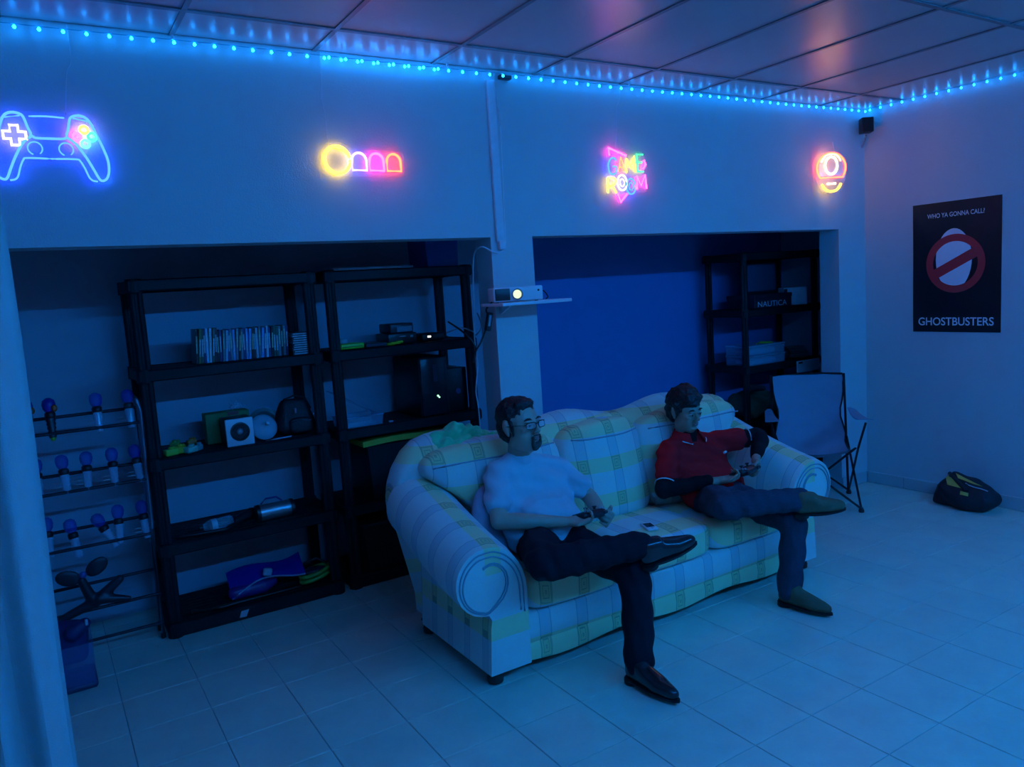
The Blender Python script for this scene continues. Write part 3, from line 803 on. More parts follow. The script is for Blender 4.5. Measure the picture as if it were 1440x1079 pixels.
build('body', MB().rbox((2.555, 2.90, 0.4745), (0.058, 0.112, 0.011), 0.004, 2, rz), mat('phone_white', (0.75, 0.76, 0.8), 0.3), ph, True)
build('screen', MB().rbox(Vector((2.555, 2.90, 0.4805)) + rz @ Vector((0, 0.008, 0)), (0.044, 0.062, 0.0015), 0.0005, 1, rz), mat('phone_screen', (0.02, 0.03, 0.05), 0.1), ph)
build('button', MB().cyl(Vector((2.555, 2.90, 0.480)) + rz @ Vector((0, -0.042, 0)), Vector((2.555, 2.90, 0.4815)) + rz @ Vector((0, -0.042, 0)), 0.007, n=12), mat('phone_button', (0.4, 0.42, 0.45), 0.3), ph)

# ------------------------------------------------------------------ people
def limb(pts):                       # [(p, r), ...] -> consecutive tapered hulls
    return [cap(pts[i][0], pts[i + 1][0], pts[i][1], pts[i + 1][1]) for i in range(len(pts) - 1)]
def hand(w, d, n, thumb, curl=(35, 50, 35), spread=0.06, sc=1.0):
    """w wrist, d to the knuckles, n the side the fingers curl to, thumb the thumb's side. Returns hulls."""
    w = Vector(w); d = Vector(d).normalized(); n = Vector(n); n = (n - d * n.dot(d)).normalized()
    s = d.cross(n)
    if s.dot(Vector(thumb)) < 0: s = -s
    out = [[(w, 0.024 * sc), (w + d * 0.03 * sc, 0.024 * sc)],
           [(w + d * 0.02 * sc + s * 0.016 * sc, 0.015 * sc), (w + d * 0.02 * sc - s * 0.016 * sc, 0.015 * sc), (w + d * 0.085 * sc + s * 0.030 * sc, 0.0115 * sc), (w + d * 0.078 * sc - s * 0.032 * sc, 0.0105 * sc)]]
    ang = R_
    for k, (off, L, r) in enumerate(((0.030, 0.072, 0.0092), (0.010, 0.080, 0.0095), (-0.011, 0.075, 0.009), (-0.031, 0.060, 0.008))):
        p = w + d * (0.084 - 0.004 * k) * sc + s * off * sc; a = 0.0
        dd = (d + s * (off * spread / 0.03)).normalized()
        for f_, c_, r1, r2 in ((0.45, curl[0], 1.0, 0.95), (0.30, curl[1], 0.95, 0.88), (0.25, curl[2], 0.88, 0.76)):
            a += R_(c_)
            q = p + (dd * math.cos(a) + n * math.sin(a)) * L * f_ * sc
            out.append(cap(p, q, r * r1 * sc, r * r2 * sc)); p = q
    p = w + d * 0.028 * sc + s * 0.022 * sc
    q = p + (d * 0.6 + s * 0.75 + n * 0.25).normalized() * 0.040 * sc
    r = q + (d * 0.9 + s * 0.15 + n * 0.5).normalized() * 0.034 * sc
    e = r + (d * 0.95 - s * 0.15 + n * 0.45).normalized() * 0.026 * sc
    out += [cap(p, q, 0.015 * sc, 0.0115 * sc), cap(q, r, 0.0115 * sc, 0.0098 * sc), cap(r, e, 0.0098 * sc, 0.0082 * sc)]
    return out
class Head:
    def __init__(self, c, f, up, sc=1.0):
        f = Vector(f).normalized(); up = Vector(up); up = (up - f * up.dot(f)).normalized()
        self.R = Matrix((f, up.cross(f), up)).transposed(); self.c = Vector(c); self.s = sc
    def P(self, a, b, u): return self.c + self.R @ (Vector((a, b, u)) * self.s)
    def E(self, a, b, u, ra, rb, ru): return (self.P(a, b, u), (ra * self.s, rb * self.s, ru * self.s), self.R)
    def skin(self):
        E = self.E
        H = [[E(-0.012, 0, 0.040, 0.098, 0.076, 0.085)],                              # cranium
             [E(0.030, 0, 0.030, 0.058, 0.068, 0.055), E(0.030, 0, -0.02, 0.050, 0.062, 0.05)],   # forehead and cheeks
             [E(0.035, 0.028, -0.03, 0.040, 0.034, 0.04), E(0.035, -0.028, -0.03, 0.040, 0.034, 0.04), E(0.046, 0, -0.090, 0.030, 0.026, 0.022), E(0.0, 0.045, -0.06, 0.03, 0.016, 0.03), E(0.0, -0.045, -0.06, 0.03, 0.016, 0.03)],  # jaw
             [E(0.082, 0, 0.016, 0.008, 0.007, 0.008), E(0.103, 0, -0.020, 0.011, 0.010, 0.009)],  # nose bridge
             [E(0.094, 0.011, -0.026, 0.010, 0.008, 0.007), E(0.094, -0.011, -0.026, 0.010, 0.008, 0.007), E(0.108, 0, -0.022, 0.008, 0.008, 0.007)],
             [E(0.080, 0.030, 0.020, 0.010, 0.018, 0.006), E(0.084, 0.008, 0.020, 0.009, 0.010, 0.006)],
             [E(0.080, -0.030, 0.020, 0.010, 0.018, 0.006), E(0.084, -0.008, 0.020, 0.009, 0.010, 0.006)],
             [E(0.076, 0.0, -0.078, 0.014, 0.018, 0.012)],                              # chin
             [E(0.062, 0.040, -0.012, 0.020, 0.02, 0.016)], [E(0.062, -0.040, -0.012, 0.020, 0.02, 0.016)]]
        for b in (1, -1):
            H += [[E(-0.010, 0.078 * b, 0.012, 0.018, 0.007, 0.026), E(-0.002, 0.073 * b, -0.020, 0.010, 0.007, 0.014)]]
        return H
    def face(self, root, brow_m, lip_m, brow=1.0, lid=0.5):
        rot = self.R
        eye_m = mat('eye_white', (0.36, 0.36, 0.38), 0.3, var=0.02); iris = mat('eye_iris', (0.02, 0.012, 0.01), 0.15)
        skin_m = root.children[0].data.materials[0] if root.children else brow_m
        for b in (1, -1):
            e = build('eye', MB().ell(self.P(0.079, 0.031 * b, 0.004), [v * self.s for v in (0.0095, 0.0135, 0.0058)], 12, 8, rot), eye_m, root, True)
            build('iris', MB().ell(self.P(0.0875, 0.030 * b, 0.003), [v * self.s for v in (0.003, 0.006, 0.006)], 10, 6, rot), iris, e, True)
            pts = [self.P(0.090 - 0.012 * abs(t - 0.25), (0.014 + 0.038 * t) * b, 0.026 + 0.006 * math.sin(t * PI) * brow) for t in (0, .25, .5, .75, 1)]
            build('eyebrow', MB().tube(pts, [0.0035, 0.0048, 0.0048, 0.004, 0.002], 6), brow_m, root, True)
            pts = [self.P(0.0885 - 0.010 * abs(t - 0.5), (0.018 + 0.027 * t) * b, 0.0095 - 0.006 * (2 * t - 1) ** 2) for t in (0, .25, .5, .75, 1)]
            build('eyelid', MB().tube(pts, 0.0026, 6), skin_m, e, True)
        for z, r, w in ((-0.048, 0.0040, 0.024), (-0.056, 0.0050, 0.021)):
            pts = [self.P(0.0905 - 0.010 * abs(t) ** 2, w * t, z - 0.001 * abs(t)) for t in (-1, -.6, -.25, 0, .25, .6, 1)]
            build('lip', MB().tube(pts, [r * .4, r * .8, r, r * 0.9, r, r * .8, r * .4], 7), lip_m, root, True)
def gamepad(name, label, c, fwd, up, root=None):
    """two-handled controller; fwd points away from the player"""
    f = Vector(fwd).normalized(); u = Vector(up); u = (u - f * u.dot(f)).normalized(); s = f.cross(u); c = Vector(c)
    P = lambda a, b, h: c + s * a + f * b + u * h
    t = thing(name, label, 'game controller', c)
    m = mat('controller_black_plastic', (0.015, 0.015, 0.018), 0.35)
    blob('shell', [[(P(-0.045, 0.008, 0), 0.021), (P(0.045, 0.008, 0), 0.021), (P(-0.04, 0.03, -0.002), 0.015), (P(0.04, 0.03, -0.002), 0.015)],
                   [(P(-0.055, 0.01, 0), 0.021), (P(-0.068, -0.055, -0.012), 0.014)], [(P(0.055, 0.01, 0), 0.021), (P(0.068, -0.055, -0.012), 0.014)]], 0.004, m, t, 4)
    for a in (-0.028, 0.028):
        build('thumbstick', MB().lathe(P(a, -0.010, 0.018), [(0.006, 0), (0.006, 0.008), (0.011, 0.010), (0.011, 0.014), (0.008, 0.0145)], 12, u), mat('controller_rubber', (0.03, 0.03, 0.034), 0.7), t, True)
    for a, b in ((0.048, 0.026), (0.048, 0.006), (0.058, 0.016), (0.038, 0.016)):
        build('button', MB().cyl(P(a, b, 0.018), P(a, b, 0.0245), 0.005, n=10), mat('controller_button', (0.30, 0.31, 0.34), 0.3), t, True)
    rot = Matrix((s, f, u)).transposed()
    build('direction_pad', MB().rbox(P(-0.048, 0.016, 0.021), (0.026, 0.009, 0.006), 0.001, 1, rot).rbox(P(-0.048, 0.016, 0.021), (0.009, 0.026, 0.006), 0.001, 1, rot), MATS['controller_button'], t)
    for a in (-0.05, 0.05):
        build('shoulder_button', MB().rbox(P(a, 0.044, 0.004), (0.03, 0.012, 0.014), 0.004, 2, rot), MATS['controller_rubber'], t, True)
    return t
def shoe(name, heel, toe, up, m, sole_m, root, w=0.046, h=0.07):
    heel, toe = Vector(heel), Vector(toe); d = (toe - heel); L = d.length; d.normalize(); u = Vector(up); u = (u - d * u.dot(d)).normalized(); s = d.cross(u)
    P = lambda a, b, z: heel + d * a * L + s * b + u * z
    o = blob(name, [[(P(0.13, 0, 0.036), 0.034), (P(0.17, 0, h + 0.015), 0.040), (P(0.33, 0, h + 0.005), 0.040), (P(0.36, 0, 0.034), 0.036)],
                    [(P(0.30, 0, 0.068), 0.038), (P(0.36, 0, 0.036), 0.038), (P(0.66, -0.010, 0.034), 0.034), (P(0.66, 0.012, 0.034), 0.034)],
                    [(P(0.64, -0.008, 0.034), 0.036), (P(0.64, 0.010, 0.034), 0.036), (P(0.84, 0.004, 0.030), 0.030), (P(0.90, 0.0, 0.026), 0.024)]], 0.006, m, root, 5)
    sm = MB(); ring0 = []; K = 20
    outl = []
    for i in range(K):
        a = 2 * PI * i / K; x = 0.5 + 0.5 * math.cos(a); wd = w * (0.80 + 0.20 * math.sin(x * PI * 0.9 + 0.2))
        outl.append((x, wd * math.sin(a)))
    sm.loft([[P(x, b, 0.0) for x, b in outl], [P(x, b, 0.010) for x, b in outl]])
    sm.loft([[P(0.0 + 0.28 * x, b * 0.9, -0.014) for x, b in outl], [P(0.28 * x, b * 0.9, 0.004) for x, b in outl]])
    build('sole', sm, sole_m, o, False)
    return o
def folds(amp, fx, fy, fz, ph=0.0):
    def d(co):
        a = np.sin(co[:, 0] * fx + co[:, 2] * fz + ph + 1.5 * np.sin(co[:, 1] * fy)); b = np.sin(co[:, 0] * fx * 1.9 - co[:, 1] * fy * 1.6 + co[:, 2] * fz * 0.7)
        return amp * (0.65 * a + 0.35 * b)
    return d
skin_a = mat('skin_tan', (0.50, 0.30, 0.22), 0.5, var=0.06, scale=14, bump=0.06, bscale=160)
skin_b = mat('skin_brown', (0.42, 0.24, 0.17), 0.5, var=0.06, scale=14, bump=0.06, bscale=160)
hair_m = mat('black_hair', (0.012, 0.009, 0.008), 0.45, var=0.3, scale=60, bump=0.9, bscale=70)
lip_m = mat('lip_skin', (0.42, 0.18, 0.16), 0.5)

# --- man in the light blue T-shirt, ankle crossed over the other knee
man = thing('person', 'man in light blue T-shirt, dark trousers and glasses playing on the sofa', 'person', (2.0, 2.95, 0))
hd = Head((1.940, 3.10, 1.062), (0.24, -0.95, 0.14), (-0.04, 0.16, 1), 1.13)
wrR, wrL = (1.995, 2.845, 0.635), (2.245, 2.88, 0.60)
H1 = hand(wrR, (0.88, -0.42, 0.0), (0.0, -0.25, 0.9), (0, -0.9, 0.6), (18, 45, 45))
H2 = hand(wrL, (-0.25, -0.90, 0.05), (-0.75, 0.2, 0.55), (-0.3, -0.2, 1), (30, 60, 45))
body = hd.skin() + H1 + H2
body += limb([((1.945, 3.11, 1.02), 0.058), ((1.965, 3.16, 0.89), 0.062)])
body += limb([((1.965, 3.19, 0.84), 0.05), ((1.99, 3.14, 0.66), 0.07), ((2.0, 3.0, 0.52), 0.08)])
body += [[((1.85, 3.16, 0.825), 0.045), ((2.15, 3.15, 0.79), 0.045), ((1.98, 3.16, 0.70), 0.06)]]
body += limb([((1.82, 3.15, 0.83), 0.050), ((1.73, 3.0, 0.66), 0.041), ((1.80, 2.95, 0.655), 0.042), (wrR, 0.026)])
body += limb([((2.19, 3.13, 0.79), 0.048), ((2.275, 3.02, 0.665), 0.040), ((2.265, 2.97, 0.64), 0.040), (wrL, 0.026)])
body += limb([((1.92, 2.97, 0.50), 0.07), ((1.70, 2.62, 0.575), 0.045), ((2.12, 2.44, 0.60), 0.03)])
body += limb([((2.08, 2.97, 0.49), 0.07), ((2.11, 2.52, 0.47), 0.045), ((2.035, 2.42, 0.12), 0.03)])
build_body = blob('body', body, 0.0058, skin_a, man, 4)
shirt_m = mat('light_blue_cotton', (0.40, 0.54, 0.60), 0.9, var=0.05, bump=0.25, bscale=26, sheen=0.2)
shirt = [[((1.90, 3.16, 0.865), 0.062), ((2.03, 3.155, 0.85), 0.062), ((1.83, 3.16, 0.835), 0.065), ((2.17, 3.14, 0.80), 0.065), ((1.88, 3.13, 0.70), 0.105), ((2.10, 3.10, 0.68), 0.105)],
         [((1.88, 3.13, 0.70), 0.105), ((2.10, 3.10, 0.68), 0.105), ((1.90, 3.03, 0.56), 0.115), ((2.09, 3.01, 0.55), 0.115)],
         [((1.94, 3.03, 0.62), 0.12), ((2.05, 3.02, 0.61), 0.12), ((2.0, 2.98, 0.55), 0.115)]]
shirt += limb([((1.83, 3.155, 0.83), 0.068), ((1.765, 3.06, 0.725), 0.066)]) + limb([((2.18, 3.135, 0.80), 0.066), ((2.245, 3.055, 0.715), 0.062)])
shirt += [[((1.965, 3.15, 0.895), 0.070)]]
blob('t_shirt', shirt, 0.008, shirt_m, man, 8, disp=folds(0.0055, 22, 9, 85))
tr_m = mat('dark_navy_trousers', (0.009, 0.010, 0.017), 0.9, var=0.15, bump=0.3, bscale=30, spec=0.2)
tr = [[((1.92, 2.98, 0.50), 0.115), ((2.08, 2.97, 0.50), 0.115)]]
tr += limb([((1.92, 2.97, 0.51), 0.100), ((1.80, 2.78, 0.565), 0.090), ((1.70, 2.60, 0.570), 0.074), ((1.85, 2.53, 0.585), 0.072), ((2.10, 2.45, 0.60), 0.060)])
tr += limb([((2.08, 2.97, 0.50), 0.098), ((2.10, 2.72, 0.475), 0.085), ((2.11, 2.51, 0.46), 0.073), ((2.08, 2.46, 0.28), 0.070), ((2.045, 2.425, 0.095), 0.066)])
blob('trousers', tr, 0.008, tr_m, man, 8, disp=folds(0.005, 50, 26, 42, 1.0))
blk_shoe = mat('black_shoe_leather', (0.012, 0.012, 0.014), 0.25, var=0.2, coat=0.3); blk_sole = mat('black_rubber_sole', (0.008, 0.008, 0.009), 0.6)
shoe('shoe', (2.025, 2.49, 0.016), (2.045, 2.185, 0.016), (0, 0, 1), blk_shoe, blk_sole, man)
shoe('shoe', (2.10, 2.445, 0.500), (2.352, 2.362, 0.572), (-0.12, -0.1, 1), blk_shoe, blk_sole, man)
def hair_disp(a, f):
    def d(co): return a * (np.sin(co[:, 0] * f + 3 * np.sin(co[:, 2] * 40)) * np.sin(co[:, 2] * f * 0.8 + 2) * np.cos(co[:, 1] * f * 0.9))
    return d
E = hd.E
hair = [[E(-0.018, 0, 0.052, 0.098, 0.080, 0.084)], [E(-0.050, 0, 0.005, 0.066, 0.074, 0.075)], [E(0.045, 0, 0.094, 0.036, 0.056, 0.026)], [E(0.0, 0.0, 0.100, 0.07, 0.055, 0.034)]]
for b in (1, -1): hair.append([E(0.016, 0.066 * b, 0.022, 0.010, 0.010, 0.022), E(0.020, 0.067 * b, -0.025, 0.006, 0.006, 0.012)])
# keep the hairline above the forehead
blob('hair', hair, 0.006, hair_m, man, 6, disp=hair_disp(0.003, 150))
hd.face(man, hair_m, lip_m)
beard_m = mat('dark_stubble', (0.10, 0.062, 0.05), 0.8, var=0.3, scale=120, bump=0.5, bscale=200)
blob('goatee', [[E(0.080, 0.014, -0.082, 0.013, 0.010, 0.014), E(0.080, -0.014, -0.082, 0.013, 0.010, 0.014), E(0.070, 0, -0.100, 0.012, 0.014, 0.008)],
                [E(0.088, 0.022, -0.052, 0.006, 0.006, 0.010), E(0.083, 0.022, -0.078, 0.008, 0.007, 0.010)], [E(0.088, -0.022, -0.052, 0.006, 0.006, 0.010), E(0.083, -0.022, -0.078, 0.008, 0.007, 0.010)],
                [E(0.0945, 0.012, -0.0405, 0.005, 0.010, 0.0035), E(0.0945, -0.012, -0.0405, 0.005, 0.010, 0.0035)]], 0.0035, beard_m, man, 3)
gl_m = mat('black_spectacle_frame', (0.01, 0.01, 0.012), 0.2); lens_m = clear('spectacle_lens', (0.75, 0.9, 0.95), 0.16, 0.03)
g = None
sgp = lambda v: math.copysign(abs(v) ** 0.55, v)
for b in (1, -1):
    pts = [hd.P(0.104 - 0.010 * abs(0.031 + 0.022 * math.cos(R_(t)) - 0.01) / 0.04, (0.032 + 0.0245 * sgp(math.cos(R_(t)))) * b, 0.002 + 0.0135 * sgp(math.sin(R_(t)))) for t in range(0, 360, 18)]
    f_ = MB().tube(pts, 0.0019, 6, True)
    f_.tube([hd.P(0.092, 0.055 * b, 0.008), hd.P(0.075, 0.077 * b, 0.012), hd.P(0.0, 0.082 * b, 0.012)], 0.0018, 6)
    if b == 1: f_.tube([hd.P(0.106, 0.009, 0.008), hd.P(0.110, 0, 0.010), hd.P(0.106, -0.009, 0.008)], 0.0016, 6)
    g = build('spectacle_frame', f_, gl_m, man, True)
    build('lens', MB().add(pts, [tuple(range(len(pts)))]), lens_m, g)
# --- younger man in the red polo
kid = thing('person', 'young man in red polo over black long sleeves playing at the right end', 'person', (3.15, 2.95, 0))
hk = Head((3.075, 3.15, 0.972), (0.02, -0.98, -0.12), (-0.04, 0.02, 1), 1.02)
kR, kL = (3.03, 2.885, 0.625), (3.325, 2.87, 0.685)
K1 = hand(kR, (0.80, -0.52, 0.12), (0.1, -0.2, 0.9), (0, -0.9, 0.6), (20, 50, 45), sc=0.97)
K2 = hand(kL, (-0.55, -0.60, -0.45), (-0.6, 0.4, 0.2), (-0.2, -0.3, 1), (30, 60, 45), sc=0.97)
body = hk.skin() + K1 + K2
body += limb([((3.08, 3.165, 0.92), 0.052), ((3.105, 3.18, 0.81), 0.056)])
body += limb([((3.10, 3.19, 0.75), 0.045), ((3.13, 3.13, 0.60), 0.06), ((3.15, 3.0, 0.50), 0.075)])
body += limb([((2.95, 3.15, 0.75), 0.045), ((2.80, 3.05, 0.58), 0.036), (kR, 0.025)]) + limb([((3.30, 3.13, 0.76), 0.045), ((3.535, 3.01, 0.775), 0.036), (kL, 0.025)])
body += limb([((3.07, 2.97, 0.49), 0.07), ((2.88, 2.70, 0.56), 0.045), ((3.19, 2.47, 0.575), 0.03)]) + limb([((3.23, 2.97, 0.48), 0.07), ((3.20, 2.53, 0.44), 0.045), ((3.16, 2.53, 0.11), 0.03)])
blob('body', body, 0.0058, skin_b, kid, 4)
sl_m = mat('black_knit_sleeve', (0.007, 0.007, 0.009), 0.9, var=0.2, bump=0.3, bscale=40, spec=0.2)
sl = limb([((2.95, 3.15, 0.76), 0.060), ((2.805, 3.05, 0.59), 0.050), ((2.87, 3.01, 0.60), 0.048), ((2.99, 2.91, 0.625), 0.036)]) + limb([((3.30, 3.13, 0.765), 0.060), ((3.53, 3.015, 0.775), 0.052), ((3.50, 2.98, 0.76), 0.050), ((3.365, 2.90, 0.705), 0.036)])
sl += [[((3.10, 3.165, 0.845), 0.060), ((3.10, 3.165, 0.80), 0.066)], [((2.97, 3.16, 0.75), 0.045), ((3.28, 3.14, 0.75), 0.045), ((3.1, 3.16, 0.70), 0.05)]]
blob('undershirt', sl, 0.008, sl_m, kid, 6, disp=folds(0.005, 40, 26, 30), label='black long-sleeved undershirt')
polo_m = mat('red_pique_cotton', (0.85, 0.012, 0.018), 0.95, var=0.08, bump=0.3, bscale=30, spec=0.1)
polo = [[((3.03, 3.17, 0.795), 0.058), ((3.18, 3.165, 0.79), 0.058), ((2.95, 3.155, 0.755), 0.066), ((3.29, 3.135, 0.755), 0.066), ((3.02, 3.13, 0.63), 0.105), ((3.22, 3.11, 0.62), 0.105)],
        [((3.02, 3.13, 0.63), 0.105), ((3.22, 3.11, 0.62), 0.105), ((3.06, 3.02, 0.53), 0.112), ((3.24, 3.01, 0.52), 0.112)]]
p1, p2 = Vector((2.945, 3.15, 0.76)), Vector((2.86, 3.085, 0.66)); q1, q2 = Vector((3.295, 3.13, 0.765)), Vector((3.415, 3.07, 0.77))
polo += limb([(p1, 0.070), (p2, 0.066)]) + limb([(q1, 0.070), (q2, 0.064)])
blob('polo_shirt', polo, 0.008, polo_m, kid, 7, disp=folds(0.005, 26, 10, 90, 2.0))
trim_m = mat('white_polo_trim', (0.75, 0.75, 0.78), 0.8)
def band(a, b, t, r):
    c = a.lerp(b, t); d, s_, u_ = basis(b - a)
    return MB().tube([c + (s_ * math.cos(R_(k)) + u_ * math.sin(R_(k))) * r for k in range(0, 360, 20)], 0.0035, 6, True)
build('sleeve_trim', band(p1, p2, 1.42, 0.058), trim_m, kid, True, label='white stripe round the sleeve hem')
build('sleeve_trim', band(q1, q2, 1.42, 0.056), trim_m, kid, True, label='white stripe round the sleeve hem')
# collar
cm = MB(); up_ = []; lo_ = []
for t in range(-150, 151, 15):
    a = R_(t); dirv = Vector((math.sin(a), math.cos(a), 0))
    up_.append(Vector((3.10, 3.165, 0.868)) + dirv * 0.070 + Vector((0, 0, -0.016 * (abs(t) / 150) ** 2)))
    lo_.append(Vector((3.105, 3.160, 0.838)) + dirv * (0.090 + 0.012 * (abs(t) / 150)) + Vector((0, 0, -0.040 * (abs(t) / 150) ** 2)))
cm.loft([up_, lo_], caps=False, closed_ring=False)
cm.loft([[p + Vector((0, 0, -0.004)) for p in up_], [p + Vector((0, 0, -0.006)) for p in lo_]], caps=False, closed_ring=False)
build('collar', cm, polo_m, kid, True)
build('collar_trim', MB().tube(lo_, 0.003, 5), trim_m, kid, True)
build('chest_emblem', MB().rbox((3.225, 2.998, 0.735), (0.030, 0.012, 0.012), 0.003, 1, Matrix.Rotation(R_(18), 3, 'Z')), trim_m, kid, label='small white emblem on the chest')
jn_m = mat('blue_denim', (0.04, 0.05, 0.075), 0.9, spec=0.2, var=0.25, scale=22, bump=0.3, bscale=120)
jn = [[((3.07, 2.98, 0.49), 0.108), ((3.23, 2.97, 0.48), 0.108)]]
jn += limb([((3.07, 2.97, 0.49), 0.098), ((2.96, 2.82, 0.545), 0.088), ((2.88, 2.69, 0.555), 0.074), ((2.98, 2.61, 0.57), 0.070), ((3.19, 2.47, 0.575), 0.057)])
jn += limb([((3.23, 2.97, 0.48), 0.095), ((3.22, 2.72, 0.46), 0.082), ((3.205, 2.53, 0.44), 0.072), ((3.19, 2.53, 0.28), 0.067), ((3.165, 2.535, 0.09), 0.064)])
blob('jeans', jn, 0.008, jn_m, kid, 8, disp=folds(0.005, 48, 30, 40, 0.6))
br_shoe = mat('brown_suede_shoe', (0.17, 0.085, 0.045), 0.8, var=0.2, bump=0.2, bscale=90)
shoe('shoe', (3.145, 2.59, 0.016), (3.195, 2.30, 0.016), (0, 0, 1), br_shoe, blk_sole, kid)
shoe('shoe', (3.155, 2.485, 0.500), (3.365, 2.338, 0.515), (-0.1, -0.1, 1), br_shoe, blk_sole, kid)
E = hk.E
hair = [[E(-0.016, 0, 0.058, 0.106, 0.088, 0.088)], [E(-0.052, 0, 0.005, 0.068, 0.080, 0.080)], [E(0.052, 0.02, 0.090, 0.042, 0.048, 0.030)], [E(0.052, -0.03, 0.088, 0.042, 0.042, 0.034)], [E(0.070, -0.035, 0.068, 0.018, 0.022, 0.022)], [E(0.0, 0.0, 0.110, 0.08, 0.065, 0.040)], [E(-0.03, 0.03, 0.12, 0.05, 0.045, 0.035)]]
for b in (1, -1): hair.append([E(0.022, 0.074 * b, 0.035, 0.016, 0.012, 0.028), E(0.014, 0.076 * b, -0.005, 0.008, 0.007, 0.018)])
blob('hair', hair, 0.006, hair_m, kid, 2, disp=hair_disp(0.007, 110))
hk.face(kid, hair_m, lip_m)
gamepad('game_controller', 'black game controller in the hands of the man in blue', (2.135, 2.822, 0.648), (0.1, -0.95, 0.1), (0.05, 0.15, 1))
gamepad('game_controller', 'black game controller in the hands of the young man in red', (3.19, 2.815, 0.668), (0.15, -0.93, 0.1), (-0.1, 0.2, 1))
# ------------------------------------------------------------------ black plastic shelving units
sh_m = mat('black_shelving_plastic', (0.007, 0.007, 0.010), 0.6, var=0.2, bump=0.15, bscale=200, spec=0.3)
TIERS = (1.89, 1.43, 0.965, 0.505, 0.075)
SW, SD = 0.965, 0.455
def shelf_board(z, h):
    b = MB()
    for y in (-SD / 2 + 0.012, SD / 2 - 0.012): b.rbox((0, y, z - h / 2), (SW, 0.024, h), 0.006, 1)
    for x in (-SW / 2 + 0.012, SW / 2 - 0.012): b.rbox((x, 0, z - h / 2), (0.024, SD - 0.04, h), 0.006, 1)
    for sx in (-1, 1):
        for sy in (-1, 1): b.cyl((sx * (SW / 2 - 0.034), sy * (SD / 2 - 0.034), z - h - 0.004), (sx * (SW / 2 - 0.034), sy * (SD / 2 - 0.034), z + 0.004), 0.040, 0.038, 14)
    n = 9
    for i in range(n):
        y = -SD / 2 + 0.04 + (SD - 0.08) * i / (n - 1)
        b.box((0, y, z - 0.010), (SW - 0.03, 0.034, 0.012))
    for x in (-0.24, 0.0, 0.24): b.box((x, 0, z - 0.022), (0.02, SD - 0.04, 0.03))
    return b
def shelf_post(x, y, z0, z1):
    b = MB()
    for dx in (-0.017, 0.017): b.cyl((x + dx, y, z0), (x + dx, y, z1), 0.0165, n=10)
    b.box((x, y, (z0 + z1) / 2), (0.034, 0.020, z1 - z0))
    return b
unit = thing('shelving_unit', 'black plastic shelving unit holding disc cases and a white speaker', 'shelving unit', (0, 0, 0), 'black plastic shelving units')
for k, z in enumerate(TIERS): build('shelf', shelf_board(z, 0.060 if k < 4 else 0.072), sh_m, unit)
for k in range(4):
    for sx in (-1, 1):
        for sy in (-1, 1):
            build('post', shelf_post(sx * (SW / 2 - 0.038), sy * (SD / 2 - 0.036), TIERS[k + 1], TIERS[k] - 0.058), sh_m, unit, True)
SY = 4.30 + SD / 2
XA, XB, XC = 0.918, 1.930, 5.385
copy_tree(unit, (XB, SY, 0), 0, 'black plastic shelving unit beside the pillar, holding a computer tower')
copy_tree(unit, (XC, SY, 0), 0, 'black plastic shelving unit at the right, behind the camp chair')
unit.location = (XA, SY, 0)

# --- unit A, second shelf: upright disc cases and a lying stack
def colour_mat(nm, c): return mat('case_' + nm, c, 0.3, var=0.25, scale=90)
pal = [('dark green', (0.03, 0.10, 0.06)), ('black', (0.015, 0.015, 0.02)), ('pale blue', (0.40, 0.58, 0.70)), ('olive', (0.16, 0.18, 0.06)), ('navy', (0.03, 0.05, 0.16)), ('grey', (0.22, 0.24, 0.28)), ('sky blue', (0.20, 0.42, 0.75)), ('maroon', (0.14, 0.02, 0.03)), ('white', (0.65, 0.68, 0.72))]
seq = [1, 3, 0, 4, 2, 8, 0, 7, 1, 4, 5, 2, 4, 5, 6, 5, 1, 5, 4, 6, 6, 1, 7, 2, 5, 6, 4, 8, 4, 1, 0, 0, 5, 1, 5, 4]
x = 0.735
case_cache = {}
for i, k in enumerate(seq):
    nm, c = pal[k]; w = 0.0138; hgt = 0.188 if i < 8 else (0.170 if i % 3 else 0.176)
    base = (x + w / 2, 4.405, TIERS[1])
    t = thing('disc_case', '%s disc case, %s from the left in the upright row' % (nm, ORD[i]), 'disc case', base, 'upright disc cases on the shelf')
    rot = Matrix.Rotation(R_(4 + 2.0 * math.sin(i * 1.3)) if i < 30 else R_(3), 3, 'Y')
    key = (k, hgt)
    if key not in case_cache:
        a = build('case', MB().rbox(Vector(base) + Vector((0, 0.065, hgt / 2)), (w - 0.001, 0.13, hgt), 0.0015, 1), colour_mat(nm.replace(' ', '_'), c), t)
        b = build('spine_title', MB().box(Vector(base) + Vector((0, -0.0006, hgt * (0.45 + 0.1 * (k % 3)))), (w * 0.5, 0.001, hgt * 0.5)), mat('spine_print_%d' % (k % 4), [(0.5, 0.6, 0.65), (0.45, 0.5, 0.3), (0.55, 0.58, 0.7), (0.3, 0.45, 0.6)][k % 4], 0.4, var=0.9, scale=150), t)
        case_cache[key] = (a.data, b.data)
    else:
        link('case', case_cache[key][0], t); link('spine_title', case_cache[key][1], t)
    t.rotation_euler = rot.to_euler()
    x += w + 0.0001
    if i == len(seq) - 1: row_end = x
